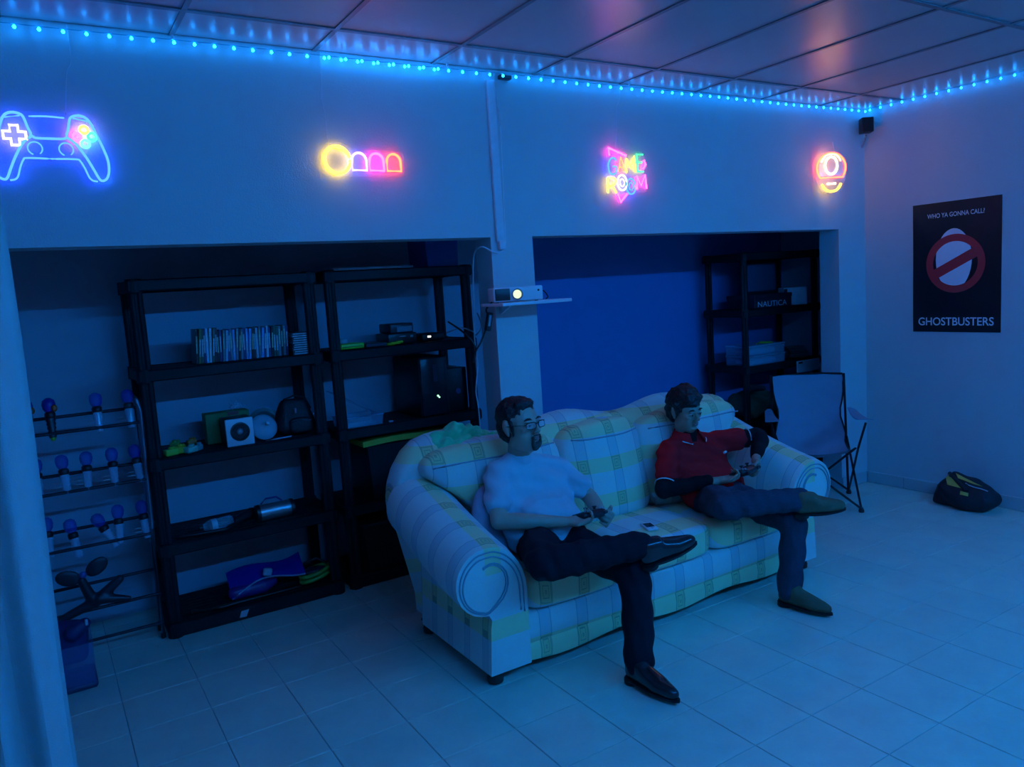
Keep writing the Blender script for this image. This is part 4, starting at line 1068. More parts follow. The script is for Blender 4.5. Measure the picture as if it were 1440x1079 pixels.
for i in range(10):
    z = TIERS[1] + 0.0125 * i + 0.0062; ox = 0.004 * math.sin(i * 2.1)
    base = (1.312 + ox, 4.44, z - 0.0062)
    t = thing('disc_case', 'dark disc case lying flat, %s from the bottom of the stack' % ORD[i], 'disc case', base, 'lying stack of disc cases')
    build('case', MB().rbox((1.312 + ox, 4.44, z), (0.136, 0.188, 0.0118), 0.0015, 1), colour_mat('charcoal', (0.03, 0.035, 0.05)), t)
    build('spine_title', MB().box((1.312 + ox, 4.3455, z), (0.12, 0.001, 0.006)), mat('spine_print_pale', (0.55, 0.56, 0.66), 0.4, var=0.7, scale=120), t)

# --- unit A, third shelf
Z3 = TIERS[2]
tcol = [('lime', (0.35, 0.55, 0.05)), ('orange', (0.75, 0.15, 0.02)), ('mint', (0.25, 0.60, 0.45)), ('yellow', (0.65, 0.55, 0.05)), ('teal', (0.08, 0.35, 0.35)), ('green', (0.05, 0.30, 0.06))]
for i, (dx, dy, dz, sz, k, rz) in enumerate(((0.0, 0.0, 0.018, (0.07, 0.04, 0.034), 0, 20), (0.05, 0.03, 0.020, (0.06, 0.05, 0.038), 3, -15), (0.10, 0.0, 0.018, (0.07, 0.04, 0.034), 2, 35), (0.115, 0.06, 0.045, (0.05, 0.035, 0.03), 1, 10), (0.03, 0.05, 0.05, (0.05, 0.03, 0.026), 5, -30), (0.145, 0.03, 0.018, (0.04, 0.03, 0.032), 4, 50))):
    nm, c = tcol[k]; rot = Matrix.Rotation(R_(rz), 3, 'Z'); ce = Vector((0.555 + dx, 4.37 + dy, Z3 + dz))
    t = thing('toy_piece', 'small %s plastic toy piece in the pile beside the white speaker' % nm, 'toy', (ce.x, ce.y, Z3), 'toy pile on the shelf')
    m = mat('toy_' + nm, c, 0.4)
    build('block', MB().rbox(ce, sz, 0.006, 2, rot), m, t, True)
    build('knob', MB().lathe(ce + Vector((0, 0, sz[2] / 2 - 0.002)), [(0.012, 0), (0.012, 0.010), (0.008, 0.013)], 10).lathe(ce + rot @ Vector((0.018, 0.004, sz[2] / 2 - 0.002)), [(0.008, 0), (0.008, 0.010), (0.005, 0.012)], 8), m, t, True)
spk = thing('desk_speaker', 'white cube speaker with black round cone on the third shelf', 'speaker', (0.91, 4.42, Z3))
white_pl = mat('white_plastic', (0.70, 0.72, 0.75), 0.4, var=0.03); blk_pl = mat('black_plastic', (0.012, 0.012, 0.015), 0.4)
build('cabinet', MB().rbox((0.910, 4.43, Z3 + 0.075), (0.145, 0.14, 0.15), 0.006, 2), blk_pl, spk, True)
build('front_panel', MB().rbox((0.910, 4.352, Z3 + 0.075), (0.147, 0.018, 0.152), 0.005, 2), white_pl, spk, True)
build('cone', MB().lathe((0.910, 4.343, Z3 + 0.078), [(0.052, 0.0), (0.052, -0.0), (0.052, 0.004), (0.044, 0.005), (0.040, -0.002), (0.016, -0.010)], 28, (0, -1, 0)), blk_pl, spk, True)
build('dust_cap', MB().ell((0.910, 4.346, Z3 + 0.078), (0.018, 0.012, 0.018), 14, 8), mat('speaker_cap', (0.22, 0.24, 0.28), 0.3), spk, True)
bx_ = thing('card_box', 'green card box standing behind the white speaker', 'box', (0.90, 4.58, Z3))
build('carton', MB().rbox((0.89, 4.58, Z3 + 0.085), (0.24, 0.10, 0.17), 0.003, 1), mat('green_card', (0.06, 0.20, 0.05), 0.6), bx_)
build('printed_label', MB().box((0.92, 4.528, Z3 + 0.160), (0.06, 0.003, 0.02)), mat('red_print', (0.4, 0.04, 0.04), 0.5), bx_)
wd = mat('crinkled_film', (0.5, 0.6, 0.7), 0.2)
fm = tag(blob('plastic_wrap', [cap((0.93, 4.57, Z3 + 0.19), (0.97, 4.57, Z3 + 0.195), 0.016, 0.012), cap((0.95, 4.57, Z3 + 0.20), (0.955, 4.57, Z3 + 0.225), 0.010, 0.005), cap((0.94, 4.57, Z3 + 0.195), (0.915, 4.57, Z3 + 0.215), 0.010, 0.004)], 0.004, clear('film_clear', (0.6, 0.75, 0.9), 0.25), None, 0, disp=lambda co: 0.004 * np.sin(co[:, 0] * 300) * np.sin(co[:, 2] * 260)), 'crumpled clear wrapper on top of the green card box', 'wrapper')
ld = thing('dome_lid', 'pale dome lid with knob leaning against a dark plate', 'lid', (1.06, 4.40, Z3))
ax = Vector((0.10, -0.9, 0.42)).normalized(); c = Vector((1.058, 4.42, Z3 + 0.072))
build('dome', MB().lathe(c, [(0.076, 0.0), (0.074, 0.006), (0.055, 0.024), (0.030, 0.038), (0.012, 0.048), (0.010, 0.052)], 28, ax), mat('pale_blue_enamel', (0.45, 0.58, 0.68), 0.25, coat=0.4), ld, True)
build('knob', MB().lathe(c + ax * 0.050, [(0.008, 0), (0.007, 0.012), (0.012, 0.018), (0.011, 0.026), (0.004, 0.029)], 14, ax), mat('lid_knob', (0.55, 0.57, 0.6), 0.25), ld, True)
pt = thing('dark_plate', 'dark round plate standing behind the dome lid', 'plate', (1.075, 4.47, Z3))
build('dish', MB().lathe((1.080, 4.475, Z3 + 0.088), [(0.088, 0.0), (0.090, 0.006), (0.07, 0.0), (0.05, -0.006)], 28, ax), blk_pl, pt, True)
build('rim', MB().tube([Vector((1.080, 4.475, Z3 + 0.088)) + (basis(ax)[1] * math.cos(R_(t)) + basis(ax)[2] * math.sin(R_(t))) * 0.088 for t in range(0, 360, 15)], 0.003, 6, True), mat('plate_rim', (0.08, 0.05, 0.10), 0.3), pt, True)
st = tag(build('stylus', MB().tube([(1.04, 4.335, Z3 + 0.006), (1.10, 4.345, Z3 + 0.006), (1.19, 4.36, Z3 + 0.006)], [0.003, 0.005, 0.005], 8), mat('pale_stick', (0.5, 0.45, 0.55), 0.4), None, True, (1.11, 4.345, Z3)), 'thin pale stick lying in front of the dome lid', 'stick')
cb = thing('camera_bag', 'black rounded camera bag at the right end of the third shelf', 'bag', (1.25, 4.46, Z3))
bag_m = mat('black_nylon', (0.010, 0.010, 0.014), 0.6, bump=0.4, bscale=70)
blob('pouch', [[((1.18, 4.42, Z3 + 0.055), 0.05), ((1.31, 4.42, Z3 + 0.055), 0.05), ((1.18, 4.52, Z3 + 0.06), 0.05), ((1.31, 4.52, Z3 + 0.06), 0.05), ((1.20, 4.46, Z3 + 0.17), 0.04), ((1.29, 4.46, Z3 + 0.17), 0.04)]], 0.008, bag_m, cb, 6)
build('front_pocket', MB().puff((1.255, 4.375, Z3 + 0.06), (0.13, 0.045, 0.09), 3.5, 6), bag_m, cb, True)
build('zip', MB().tube([(1.20, 4.352, Z3 + 0.085), (1.255, 4.347, Z3 + 0.09), (1.31, 4.352, Z3 + 0.085)], 0.002, 5), mat('zip_metal', (0.4, 0.42, 0.48), 0.3, metal=0.8), cb, True)
build('buckle', MB().rbox((1.235, 4.385, Z3 + 0.145), (0.012, 0.01, 0.03), 0.002, 1), MATS['zip_metal'], cb)
build('strap', MB().tube([(1.16, 4.44, Z3 + 0.14), (1.19, 4.44, Z3 + 0.21), (1.25, 4.45, Z3 + 0.225), (1.31, 4.44, Z3 + 0.21), (1.34, 4.44, Z3 + 0.14)], 0.006, 6), bag_m, cb, True)

# --- unit A, fourth shelf
Z4 = TIERS[3]
bt = thing('clear_bottle', 'clear plastic bottle lying on the fourth shelf', 'bottle', (0.73, 4.40, Z4))
ax = Vector((1, 0.10, 0)).normalized()
build('bottle_body', MB().lathe(Vector((0.68, 4.40, Z4 + 0.034)), [(0.012, -0.01), (0.02, 0.0), (0.033, 0.03), (0.034, 0.07), (0.031, 0.08), (0.034, 0.09), (0.034, 0.145), (0.028, 0.152)], 18, ax), clear('bottle_clear', (0.55, 0.75, 0.85), 0.22), bt, True)
build('label_band', MB().lathe(Vector((0.68, 4.40, Z4 + 0.034)) + ax * 0.035, [(0.0346, 0.0), (0.0346, 0.03)], 18, ax), mat('pale_label', (0.45, 0.55, 0.6), 0.5), bt, True)
build('cap', MB().cyl(Vector((0.68, 4.40, Z4 + 0.034)) - ax * 0.008, Vector((0.68, 4.40, Z4 + 0.034)) - ax * 0.028, 0.015, n=14), blk_pl, bt, True)
tb_ = thing('silver_tube', 'silver cylinder lying at the right of the fourth shelf', 'cylinder', (1.07, 4.40, Z4))
ax = Vector((1, 0.02, 0)).normalized(); c = Vector((0.965, 4.40, Z4 + 0.048))
build('barrel', MB().cyl(c, c + ax * 0.20, 0.046, n=24), mat('brushed_silver', (0.42, 0.44, 0.47), 0.35, metal=0.8), tb_, True)
for a in (-0.006, 0.186): build('end_ring', MB().cyl(c + ax * a, c + ax * (a + 0.02), 0.049, n=24), blk_pl, tb_, True)
build('handle', MB().tube([c + ax * 0.03 + Vector((0, 0.02, 0.045)), c + ax * 0.06 + Vector((0, 0.02, 0.072)), c + ax * 0.12 + Vector((0, 0.02, 0.072)), c + ax * 0.15 + Vector((0, 0.02, 0.045))], 0.006, 6), mat('violet_plastic', (0.08, 0.05, 0.22), 0.4), tb_, True)
ck = tag(blob('cable_bundle', [cap((0.55, 4.38, Z4 + 0.014), (0.62, 4.36, Z4 + 0.014), 0.013, 0.012), cap((0.62, 4.36, Z4 + 0.014), (0.78, 4.345, Z4 + 0.012), 0.012, 0.011), cap((0.85, 4.42, Z4 + 0.026), (0.95, 4.48, Z4 + 0.04), 0.025, 0.032), cap((0.78, 4.345, Z4 + 0.012), (0.86, 4.42, Z4 + 0.02), 0.011, 0.018)], 0.005, blk_pl, None, 2), 'dark cable bundle lying in front of the clear bottle', 'cable')

# --- unit A, bottom shelf
Z5 = TIERS[4]
fb = thing('swim_fin', 'long blue swim fin lying on the bottom shelf', 'swim fin', (0.98, 4.45, Z5))
fin_m = mat('blue_rubber', (0.02, 0.02, 0.30), 0.35); 
blade = []
for i in range(13):
    t = i / 12; x = 0.78 + 0.42 * t; w = 0.085 + 0.03 * math.sin(t * PI * 1.4 + 2.2); z = Z5 + 0.085 + 0.06 * t + 0.025 * math.sin(t * 5)
    blade.append([(x, 4.43 - w * 0.4, z - w * 0.55), (x, 4.425 - w * 0.4, z - w * 0.55), (x, 4.46 + w * 0.4, z + w * 0.55), (x, 4.465 + w * 0.4, z + w * 0.55)])
build('blade', MB().loft(blade), fin_m, fb, True)
build('rail', MB().tube([(r[0][0], r[0][1] - 0.004, r[0][2]) for r in blade], 0.005, 6), mat('pale_rail', (0.35, 0.36, 0.5), 0.4), fb, True)
blob('foot_pocket', [cap((0.80, 4.42, Z5 + 0.045), (0.96, 4.42, Z5 + 0.05), 0.038, 0.045), cap((0.96, 4.42, Z5 + 0.05), (1.02, 4.42, Z5 + 0.06), 0.042, 0.025)], 0.007, mat('purple_rubber', (0.10, 0.02, 0.18), 0.4), fb, 4)
build('buckle', MB().rbox((0.985, 4.385, Z5 + 0.135), (0.05, 0.03, 0.045), 0.01, 2, Matrix.Rotation(R_(15), 3, 'Y')), mat('pale_buckle', (0.40, 0.48, 0.55), 0.3), fb, True)
sf = thing('snorkel_mask', 'green diving mask at the right end of the bottom shelf', 'diving mask', (1.27, 4.43, Z5))
gm = mat('lime_silicone', (0.18, 0.42, 0.06), 0.35)
for dz, ry in ((0.03, 0.05), (0.06, 0.055)):
    build('skirt', MB().tube([(1.265 + 0.085 * math.cos(R_(t)), 4.42 + ry * math.sin(R_(t)), Z5 + dz + 0.018 * math.cos(R_(t))) for t in range(0, 360, 15)], 0.013, 8, True), gm, sf, True)
build('lens', MB().ell((1.265, 4.42, Z5 + 0.065), (0.075, 0.045, 0.022), 16, 8), mat('mask_dark_glass', (0.02, 0.03, 0.05), 0.1), sf, True)
build('strap', MB().tube([(1.185, 4.43, Z5 + 0.055), (1.22, 4.48, Z5 + 0.10), (1.30, 4.48, Z5 + 0.115), (1.345, 4.43, Z5 + 0.085)], 0.007, 6), blk_pl, sf, True)
rd = tag(build('fishing_rod', MB().tube([(0.56, 4.345, Z5 + 0.03), (0.70, 4.35, Z5 + 0.014), (0.98, 4.36, Z5 + 0.012), (1.16, 4.362, Z5 + 0.010)], [0.012, 0.011, 0.005, 0.003], 8), mat('rod_dark', (0.05, 0.04, 0.03), 0.35), None, True, (0.85, 4.35, Z5)), 'thin dark rod lying along the front of the bottom shelf', 'rod')
wc = tag(build('paper_scrap', MB().prism([(-0.025, -0.018), (0.012, -0.02), (0.03, 0.018), (-0.012, 0.016)], (0.815, 4.295, 0.040), (1, 0, 0), (0, 0, 1), 0.001), mat('white_paper', (0.55, 0.58, 0.62), 0.8), None), 'small white label stuck on the front edge of the bottom shelf', 'label')

# --- unit B
Z1, Z2 = TIERS[0], TIERS[1]
fl = thing('flat_panel', 'thin pale board lying flat on top of the shelving unit', 'board', (1.76, 4.42, Z1))
build('sheet', MB().rbox((1.76, 4.46, Z1 + 0.008), (0.50, 0.30, 0.012), 0.002, 1), mat('pale_board', (0.35, 0.36, 0.34), 0.6), fl)
build('edge_strip', MB().box((1.76, 4.3095, Z1 + 0.008), (0.50, 0.003, 0.013)), mat('board_edge', (0.45, 0.45, 0.45), 0.5), fl)
bn = thing('storage_bin', 'blue translucent bin standing on top of the shelving unit', 'bin', (2.24, 4.46, Z1))
bin_m = mat('blue_bin_plastic', (0.03, 0.10, 0.38), 0.35)
bn_mb = MB(); o_ = lambda s, z: [(2.24 - 0.105 * s, 4.36 + 0.0, z), (2.24 + 0.105 * s, 4.36, z), (2.24 + 0.105 * s, 4.62, z), (2.24 - 0.105 * s, 4.62, z)]
bn_mb.loft([o_(1.0, Z1), o_(1.1, Z1 + 0.20)], caps=True)
build('tub', bn_mb, bin_m, bn); build('rim', MB().rbox((2.24, 4.49, Z1 + 0.20), (0.25, 0.28, 0.018), 0.006, 1), bin_m, bn)
gb = thing('green_case', 'lime green flat case at the left of the second shelf', 'case', (1.60, 4.42, Z2))
build('case', MB().rbox((1.60, 4.43, Z2 + 0.018), (0.145, 0.16, 0.032), 0.006, 2), mat('lime_plastic', (0.20, 0.62, 0.03), 0.35), gb, True)
build('lid_seam', MB().box((1.60, 4.3485, Z2 + 0.016), (0.13, 0.002, 0.004)), mat('dark_seam', (0.03, 0.1, 0.01), 0.5), gb)
wp = thing('white_puck', 'small pale cap standing on the lime green case', 'cap', (1.575, 4.44, Z2 + 0.035))
build('disc', MB().lathe((1.575, 4.44, Z2 + 0.0345), [(0.022, 0), (0.024, 0.004), (0.024, 0.02), (0.018, 0.026)], 16), mat('pale_cap', (0.45, 0.6, 0.65), 0.4), wp, True)
build('ridge', MB().lathe((1.575, 4.44, Z2 + 0.046), [(0.0255, 0), (0.0255, 0.004)], 16), MATS['pale_cap'], wp, True)
lpt = thing('dark_laptop', 'dark slim box lying between the lime case and the console', 'box', (1.74, 4.43, Z2))
build('slab', MB().rbox((1.745, 4.43, Z2 + 0.014), (0.14, 0.18, 0.026), 0.004, 1), blk_pl, lpt); build('front_lip', MB().box((1.745, 4.3385, Z2 + 0.014), (0.12, 0.003, 0.006)), mat('dark_navy_plastic', (0.03, 0.03, 0.08), 0.4), lpt)
yl = thing('yellow_cable_tie', 'coiled yellow cord in front of the console', 'cord', (1.865, 4.345, Z2))
for i, (dx, r) in enumerate(((-0.025, 0.022), (0.004, 0.026), (0.03, 0.018))):
    build('loop', MB().tube([(1.865 + dx + r * math.cos(R_(t)), 4.345 + r * 0.7 * math.sin(R_(t)), Z2 + 0.009 + 0.004 * i) for t in range(0, 360, 24)], 0.008, 6, True), mat('yellow_cord', (0.75, 0.60, 0.03), 0.5), yl, True)
cn = thing('game_console', 'dark retro game console box stacked on a black base unit', 'game console', (1.92, 4.45, Z2))
build('base_unit', MB().rbox((1.93, 4.47, Z2 + 0.035), (0.19, 0.20, 0.066), 0.006, 2), blk_pl, cn, True)
build('upper_unit', MB().rbox((1.935, 4.47, Z2 + 0.098), (0.155, 0.18, 0.058), 0.008, 2), mat('console_charcoal', (0.03, 0.03, 0.04), 0.4), cn, True)
build('grey_panel', MB().rbox((1.95, 4.378, Z2 + 0.092), (0.10, 0.006, 0.034), 0.002, 1), mat('console_grey', (0.22, 0.25, 0.30), 0.4), cn)
build('port', MB().box((1.93, 4.3685, Z2 + 0.048), (0.04, 0.004, 0.005)), mat('port_pale', (0.35, 0.38, 0.42), 0.4), cn); build('port', MB().box((1.99, 4.3685, Z2 + 0.045), (0.018, 0.004, 0.014)), MATS['port_pale'], cn)
rt = thing('router', 'black router with a white indicator light on the second shelf', 'router', (2.14, 4.44, Z2))
build('case', MB().rbox((2.145, 4.45, Z2 + 0.026), (0.16, 0.14, 0.05), 0.012, 2), blk_pl, rt, True)
build('indicator', MB().box((2.115, 4.3785, Z2 + 0.030), (0.022, 0.003, 0.010)), glow('indicator_white', (0.9, 0.95, 1.0), 3.0), rt, label='lit white indicator')
pc = thing('computer_tower', 'black computer tower with green power light on the third shelf', 'computer', (2.15, 4.50, Z3))
build('case', MB().rbox((2.10, 4.53, Z3 + 0.185), (0.20, 0.40, 0.37), 0.008, 2), blk_pl, pc, True)
build('front_bezel', MB().rbox((2.09, 4.325, Z3 + 0.185), (0.17, 0.02, 0.36), 0.006, 2), mat('tower_bezel', (0.02, 0.02, 0.026), 0.25), pc, True)
build('drive_bay', MB().rbox((2.105, 4.3155, Z3 + 0.27), (0.03, 0.004, 0.11), 0.002, 1), mat('tower_gloss', (0.05, 0.06, 0.09), 0.12), pc)
build('power_light', MB().cyl((2.112, 4.318, Z3 + 0.125), (2.112, 4.310, Z3 + 0.125), 0.0055, n=8).cyl((2.121, 4.318, Z3 + 0.115), (2.121, 4.310, Z3 + 0.115), 0.0045, n=8), glow('indicator_green', (0.35, 1.0, 0.55), 3.0), pc, label='lit green power light')
p2_ = thing('subwoofer', 'black boxy subwoofer beside the computer tower', 'speaker', (2.29, 4.50, Z3))
build('cabinet', MB().rbox((2.285, 4.52, Z3 + 0.14), (0.14, 0.30, 0.28), 0.006, 2), blk_pl, p2_, True)
build('badge', MB().cyl((2.285, 4.372, Z3 + 0.13), (2.285, 4.366, Z3 + 0.13), 0.018, n=16), mat('badge_blue', (0.06, 0.08, 0.2), 0.3), p2_, True)
cbx = thing('clear_box', 'clear plastic box with open lid on the third shelf', 'plastic box', (1.62, 4.42, Z3))
cl_m = clear('clear_box_plastic', (0.45, 0.65, 0.85), 0.20)
def open_box(c, sx, sy, h, t, taper=1.06):
    b = MB(); r0 = [(-sx / 2, -sy / 2), (sx / 2, -sy / 2), (sx / 2, sy / 2), (-sx / 2, sy / 2)]; c = Vector(c)
    R = lambda s, z, d: [c + Vector(((p[0] - math.copysign(d, p[0])) * s, (p[1] - math.copysign(d, p[1])) * s, z)) for p in r0]
    return b.loft([R(1, 0, 0), R(taper, h, 0), R(taper, h, t), R(1, t, t)])
build('tray', open_box((1.62, 4.43, Z3), 0.24, 0.18, 0.06, 0.003), cl_m, cbx)
build('lid', MB().prism([(0, 0), (0.30, 0), (0.30, 0.004), (0, 0.004)], (1.47, 4.53, Z3 + 0.215), (0.86, 0, -0.51), (0.51, 0, 0.86), 0.17), cl_m, cbx)
build('rim', MB().tube([(1.49, 4.335, Z3 + 0.062), (1.75, 4.335, Z3 + 0.062), (1.75, 4.525, Z3 + 0.062), (1.49, 4.525, Z3 + 0.062)], 0.003, 5, True), mat('clear_rim', (0.3, 0.45, 0.65), 0.2), cbx)
cdd = tag(build('memory_stick', MB().rbox((1.795, 4.34, Z3 + 0.006), (0.028, 0.012, 0.010), 0.002, 1), mat('pale_pink_plastic', (0.6, 0.45, 0.55), 0.4), None, False, (1.795, 4.34, Z3)), 'tiny pale memory stick at the front of the third shelf', 'memory stick')
tt = thing('tote', 'large black tote with a yellow lid on the lower shelves', 'tote', (1.95, 4.52, Z4))
tm = MB(); o_ = lambda s, z: [(1.96 - 0.33 * s, 4.53 - 0.19 * s, z), (1.96 + 0.33 * s, 4.53 - 0.19 * s, z), (1.96 + 0.33 * s, 4.53 + 0.17 * s, z), (1.96 - 0.33 * s, 4.53 + 0.17 * s, z)]
tm.loft([o_(0.93, Z4), o_(1.0, Z4 + 0.33)]); build('tub', tm, blk_pl, tt)
lid_pts = [(1.60 + 0.72 * i / 10, 0.010 * math.sin(i / 10 * 5.5)) for i in range(11)]
lm = MB().loft([[(x_, 4.325, Z4 + 0.335 + d_), (x_, 4.325, Z4 + 0.368 + d_), (x_, 4.71, Z4 + 0.368 + d_), (x_, 4.71, Z4 + 0.335 + d_)] for x_, d_ in lid_pts])
build('lid', lm, mat('yellow_lid_plastic', (0.58, 0.32, 0.03), 0.45), tt)
lb = thing('tote', 'black crate on the bottom shelf under the yellow-lidded tote', 'tote', (1.95, 4.52, Z5))
tm = MB(); o_ = lambda s, z: [(1.96 - 0.40 * s, 4.53 - 0.20 * s, z), (1.96 + 0.40 * s, 4.53 - 0.20 * s, z), (1.96 + 0.40 * s, 4.53 + 0.17 * s, z), (1.96 - 0.40 * s, 4.53 + 0.17 * s, z)]
tm.loft([o_(0.94, Z5), o_(1.0, Z5 + 0.28)]); build('tub', tm, blk_pl, lb)
build('rim', MB().rbox((1.96, 4.515, Z5 + 0.285), (0.82, 0.39, 0.022), 0.006, 1), mat('crate_rim', (0.02, 0.02, 0.025), 0.4), lb)

# --- unit C at the right
nb = thing('shoe_box', 'dark box printed with white capital letters on the upper shelf', 'box', (5.27, 4.40, Z2))
build('carton', MB().rbox((5.29, 4.48, Z2 + 0.055), (0.46, 0.30, 0.11), 0.003, 1), mat('dark_navy_card', (0.008, 0.010, 0.022), 0.5), nb)
build('lid', MB().rbox((5.29, 4.48, Z2 + 0.098), (0.468, 0.308, 0.03), 0.003, 1), MATS['dark_navy_card'], nb)
lettering('lettering', 'NAUTICA', mat('white_print', (0.62, 0.63, 0.68), 0.5), nb, (5.27, 4.3245, Z2 + 0.012), (1, 0, 0), (0, 0, 1), 0.045, 0.36, off=0.0)
pf = thing('framed_panel', 'dark framed panel standing on the dark lettered box', 'picture frame', (5.36, 4.50, Z2 + 0.114))
build('frame', MB().rbox((5.36, 4.52, Z2 + 0.255), (0.40, 0.02, 0.28), 0.004, 1), blk_pl, pf)
build('pane', MB().box((5.36, 4.508, Z2 + 0.255), (0.35, 0.004, 0.23)), mat('panel_blue_grey', (0.05, 0.08, 0.14), 0.2), pf)
wb = thing('white_carton', 'white carton with a dark open end beside the lettered box', 'box', (5.66, 4.43, Z2))
rot = Matrix.Rotation(R_(-32), 3, 'Z')
build('carton', MB().rbox((5.66, 4.43, Z2 + 0.075), (0.20, 0.14, 0.15), 0.004, 1, rot), mat('white_card', (0.86, 0.88, 0.90), 0.6), wb)
build('flap', MB().box(Vector((5.66, 4.43, Z2 + 0.075)) + rot @ Vector((-0.085, -0.0725, 0)), (0.028, 0.004, 0.13), rot), blk_pl, wb)
for k in range(2):
    z0 = Z3 + 0.084 * k
    cbx = thing('clear_drawer_box', ('lower' if k == 0 else 'upper') + ' clear plastic box of the pair on the middle shelf', 'plastic box', (5.20, 4.43, z0), 'clear boxes on the right shelving unit')
    build('tray', open_box((5.19, 4.45, z0), 0.44, 0.24, 0.068, 0.003, 1.02), cl_m, cbx)
    build('contents', MB().puff((5.19, 4.45, z0 + 0.026), (0.36, 0.18, 0.045), 5, 6, None, 0, 0.006, k), mat('blue_grey_contents', (0.16, 0.24, 0.34), 0.6), cbx, True)
    build('lid', MB().rbox((5.19, 4.45, z0 + 0.0745), (0.458, 0.255, 0.014), 0.004, 1), clear('clear_lid_plastic', (0.5, 0.7, 0.85), 0.35), cbx)
yp = tag(build('yellow_strap', MB().tube([(5.10, 4.36, Z3 + 0.172), (5.16, 4.37, Z3 + 0.180), (5.24, 4.37, Z3 + 0.174), (5.30, 4.36, Z3 + 0.171)], [0.006, 0.009, 0.008, 0.005], 8), mat('yellow_strap_web', (0.45, 0.48, 0.04), 0.6), None, True, (5.2, 4.36, Z3 + 0.166)), 'short yellow strap lying on the upper clear box', 'strap')
for k in range(5):
    z0 = Z3 + 0.020 * k
    t = thing('plate', 'dull plate in the stack on the middle shelf, %s from the bottom' % ORD[k], 'plate', (5.68, 4.44, z0), 'plate stack')
    r = 0.135 - 0.012 * k
    build('dish', MB().lathe((5.68, 4.44, z0), [(r * 0.6, 0), (r * 0.95, 0.012), (r, 0.016), (r * 0.93, 0.0165), (r * 0.55, 0.004)], 24), mat('dull_plate_%d' % (k % 2), [(0.20, 0.27, 0.26), (0.27, 0.32, 0.34)][k % 2], 0.35), t, True)
    build('foot_ring', MB().lathe((5.68, 4.44, z0 - 0.0005), [(r * 0.55, 0), (r * 0.58, 0.004)], 24), MATS['dull_plate_%d' % (k % 2)], t, True)
dk = tag(blob('dark_bundle', [cap((5.50, 4.40, Z3 + 0.05), (5.50, 4.48, Z3 + 0.06), 0.05, 0.055), cap((5.49, 4.42, Z3 + 0.09), (5.52, 4.46, Z3 + 0.10), 0.04, 0.04)], 0.008, bag_m, None, 3), 'dark cloth bundle between the clear boxes and the plates', 'bundle')
l1 = tag(blob('holdall', [[((5.06, 4.42, Z4 + 0.09), 0.09), ((5.30, 4.42, Z4 + 0.09), 0.09), ((5.08, 4.55, Z4 + 0.12), 0.10), ((5.32, 4.52, Z4 + 0.12), 0.10)], cap((5.32, 4.45, Z4 + 0.1), (5.6, 4.46, Z4 + 0.09), 0.1, 0.085)], 0.012, mat('olive_canvas', (0.09, 0.12, 0.07), 0.9, bump=0.4, bscale=40), None, 4, disp=lambda co: 0.010 * np.sin(co[:, 0] * 38) * np.sin(co[:, 2] * 45)), 'olive canvas holdall slumped on the lower right shelf', 'bag')
l2 = tag(blob('shoe', [cap((4.99, 4.36, Z4 + 0.275), (5.07, 4.36, Z4 + 0.27), 0.035, 0.033), cap((5.07, 4.36, Z4 + 0.27), (5.16, 4.35, Z4 + 0.255), 0.033, 0.022)], 0.006, bag_m, None, 4), 'dark shoe lying on the olive holdall', 'shoe')
l3 = tag(blob('holdall', [[((5.10, 4.44, Z5 + 0.12), 0.12), ((5.60, 4.44, Z5 + 0.12), 0.12), ((5.12, 4.55, Z5 + 0.15), 0.11), ((5.62, 4.55, Z5 + 0.15), 0.11)]], 0.014, bag_m, None, 3), 'black holdall on the bottom of the right shelving unit', 'bag')

# ------------------------------------------------------------------ projector, its wall shelf and cables
sf_ = thing('wall_shelf', 'small white wall shelf on the pillar carrying the projector', 'shelf', (2.33, 3.56, 1.62))
shw = mat('white_shelf_laminate', (0.72, 0.72, 0.76), 0.4, var=0.03)
build('board', MB().rbox((2.325, 3.56, 1.6425), (0.45, 0.23, 0.018), 0.003, 1), shw, sf_)
for x in (2.23,):
    build('bracket', MB().prism([(0, 0), (0.10, 0), (0.10, -0.006), (0.010, -0.045), (0, -0.045)], (x, 3.675, 1.633), (0, -1, 0), (0, 0, 1), 0.012), shw, sf_)
pj = thing('projector', 'white projector with black front grille and glowing lens on the wall shelf', 'projector', (2.255, 3.58, 1.652))
prz = Matrix.Rotation(R_(-18), 3, 'Z'); pc0 = Vector((2.262, 3.575, 1.694))
PP = lambda a, b, h: pc0 + prz @ Vector((a, b, h))
pax = prz @ Vector((0, -1, 0))
build('body', MB().rbox(PP(0, 0, 0), (0.275, 0.15, 0.076), 0.008, 3, prz), white_pl, pj, True)
build('front_grille', MB().rbox(PP(-0.088, -0.0765, 0), (0.082, 0.006, 0.062), 0.004, 2, prz), blk_pl, pj, True)
build('lens_ring', MB().lathe(PP(-0.008, -0.076, -0.001), [(0.028, -0.002), (0.030, 0.006), (0.030, 0.012), (0.025, 0.012), (0.0245, 0.004)], 24, pax), mat('lens_ring_grey', (0.16, 0.17, 0.2), 0.3), pj, True)
build('lens', MB().lathe(PP(-0.008, -0.079, -0.001), [(0.024, 0.0), (0.020, 0.005), (0.010, 0.008), (0.002, 0.009)], 20, pax), glow('projector_lens_glow', (0.75, 1.0, 0.62), 1.2), pj, True, label='lit greenish-white projector lens')
build('logo_dot', MB().cyl(PP(0.112, -0.0745, 0.014), PP(0.112, -0.077, 0.014), 0.006, n=10), blk_pl, pj)
for a in (-0.11, 0.11):
    build('foot', MB().cyl(PP(a, -0.03, -0.0425), PP(a, -0.03, -0.036), 0.01, n=10), blk_pl, pj)
cb_m = mat('black_cable', (0.010, 0.010, 0.012), 0.5); cw_m = MATS['white_cable']
pc_ = thing('power_cable', 'black cable with adapter brick hanging from the projector shelf', 'cable', (2.05, 3.62, 1.35))
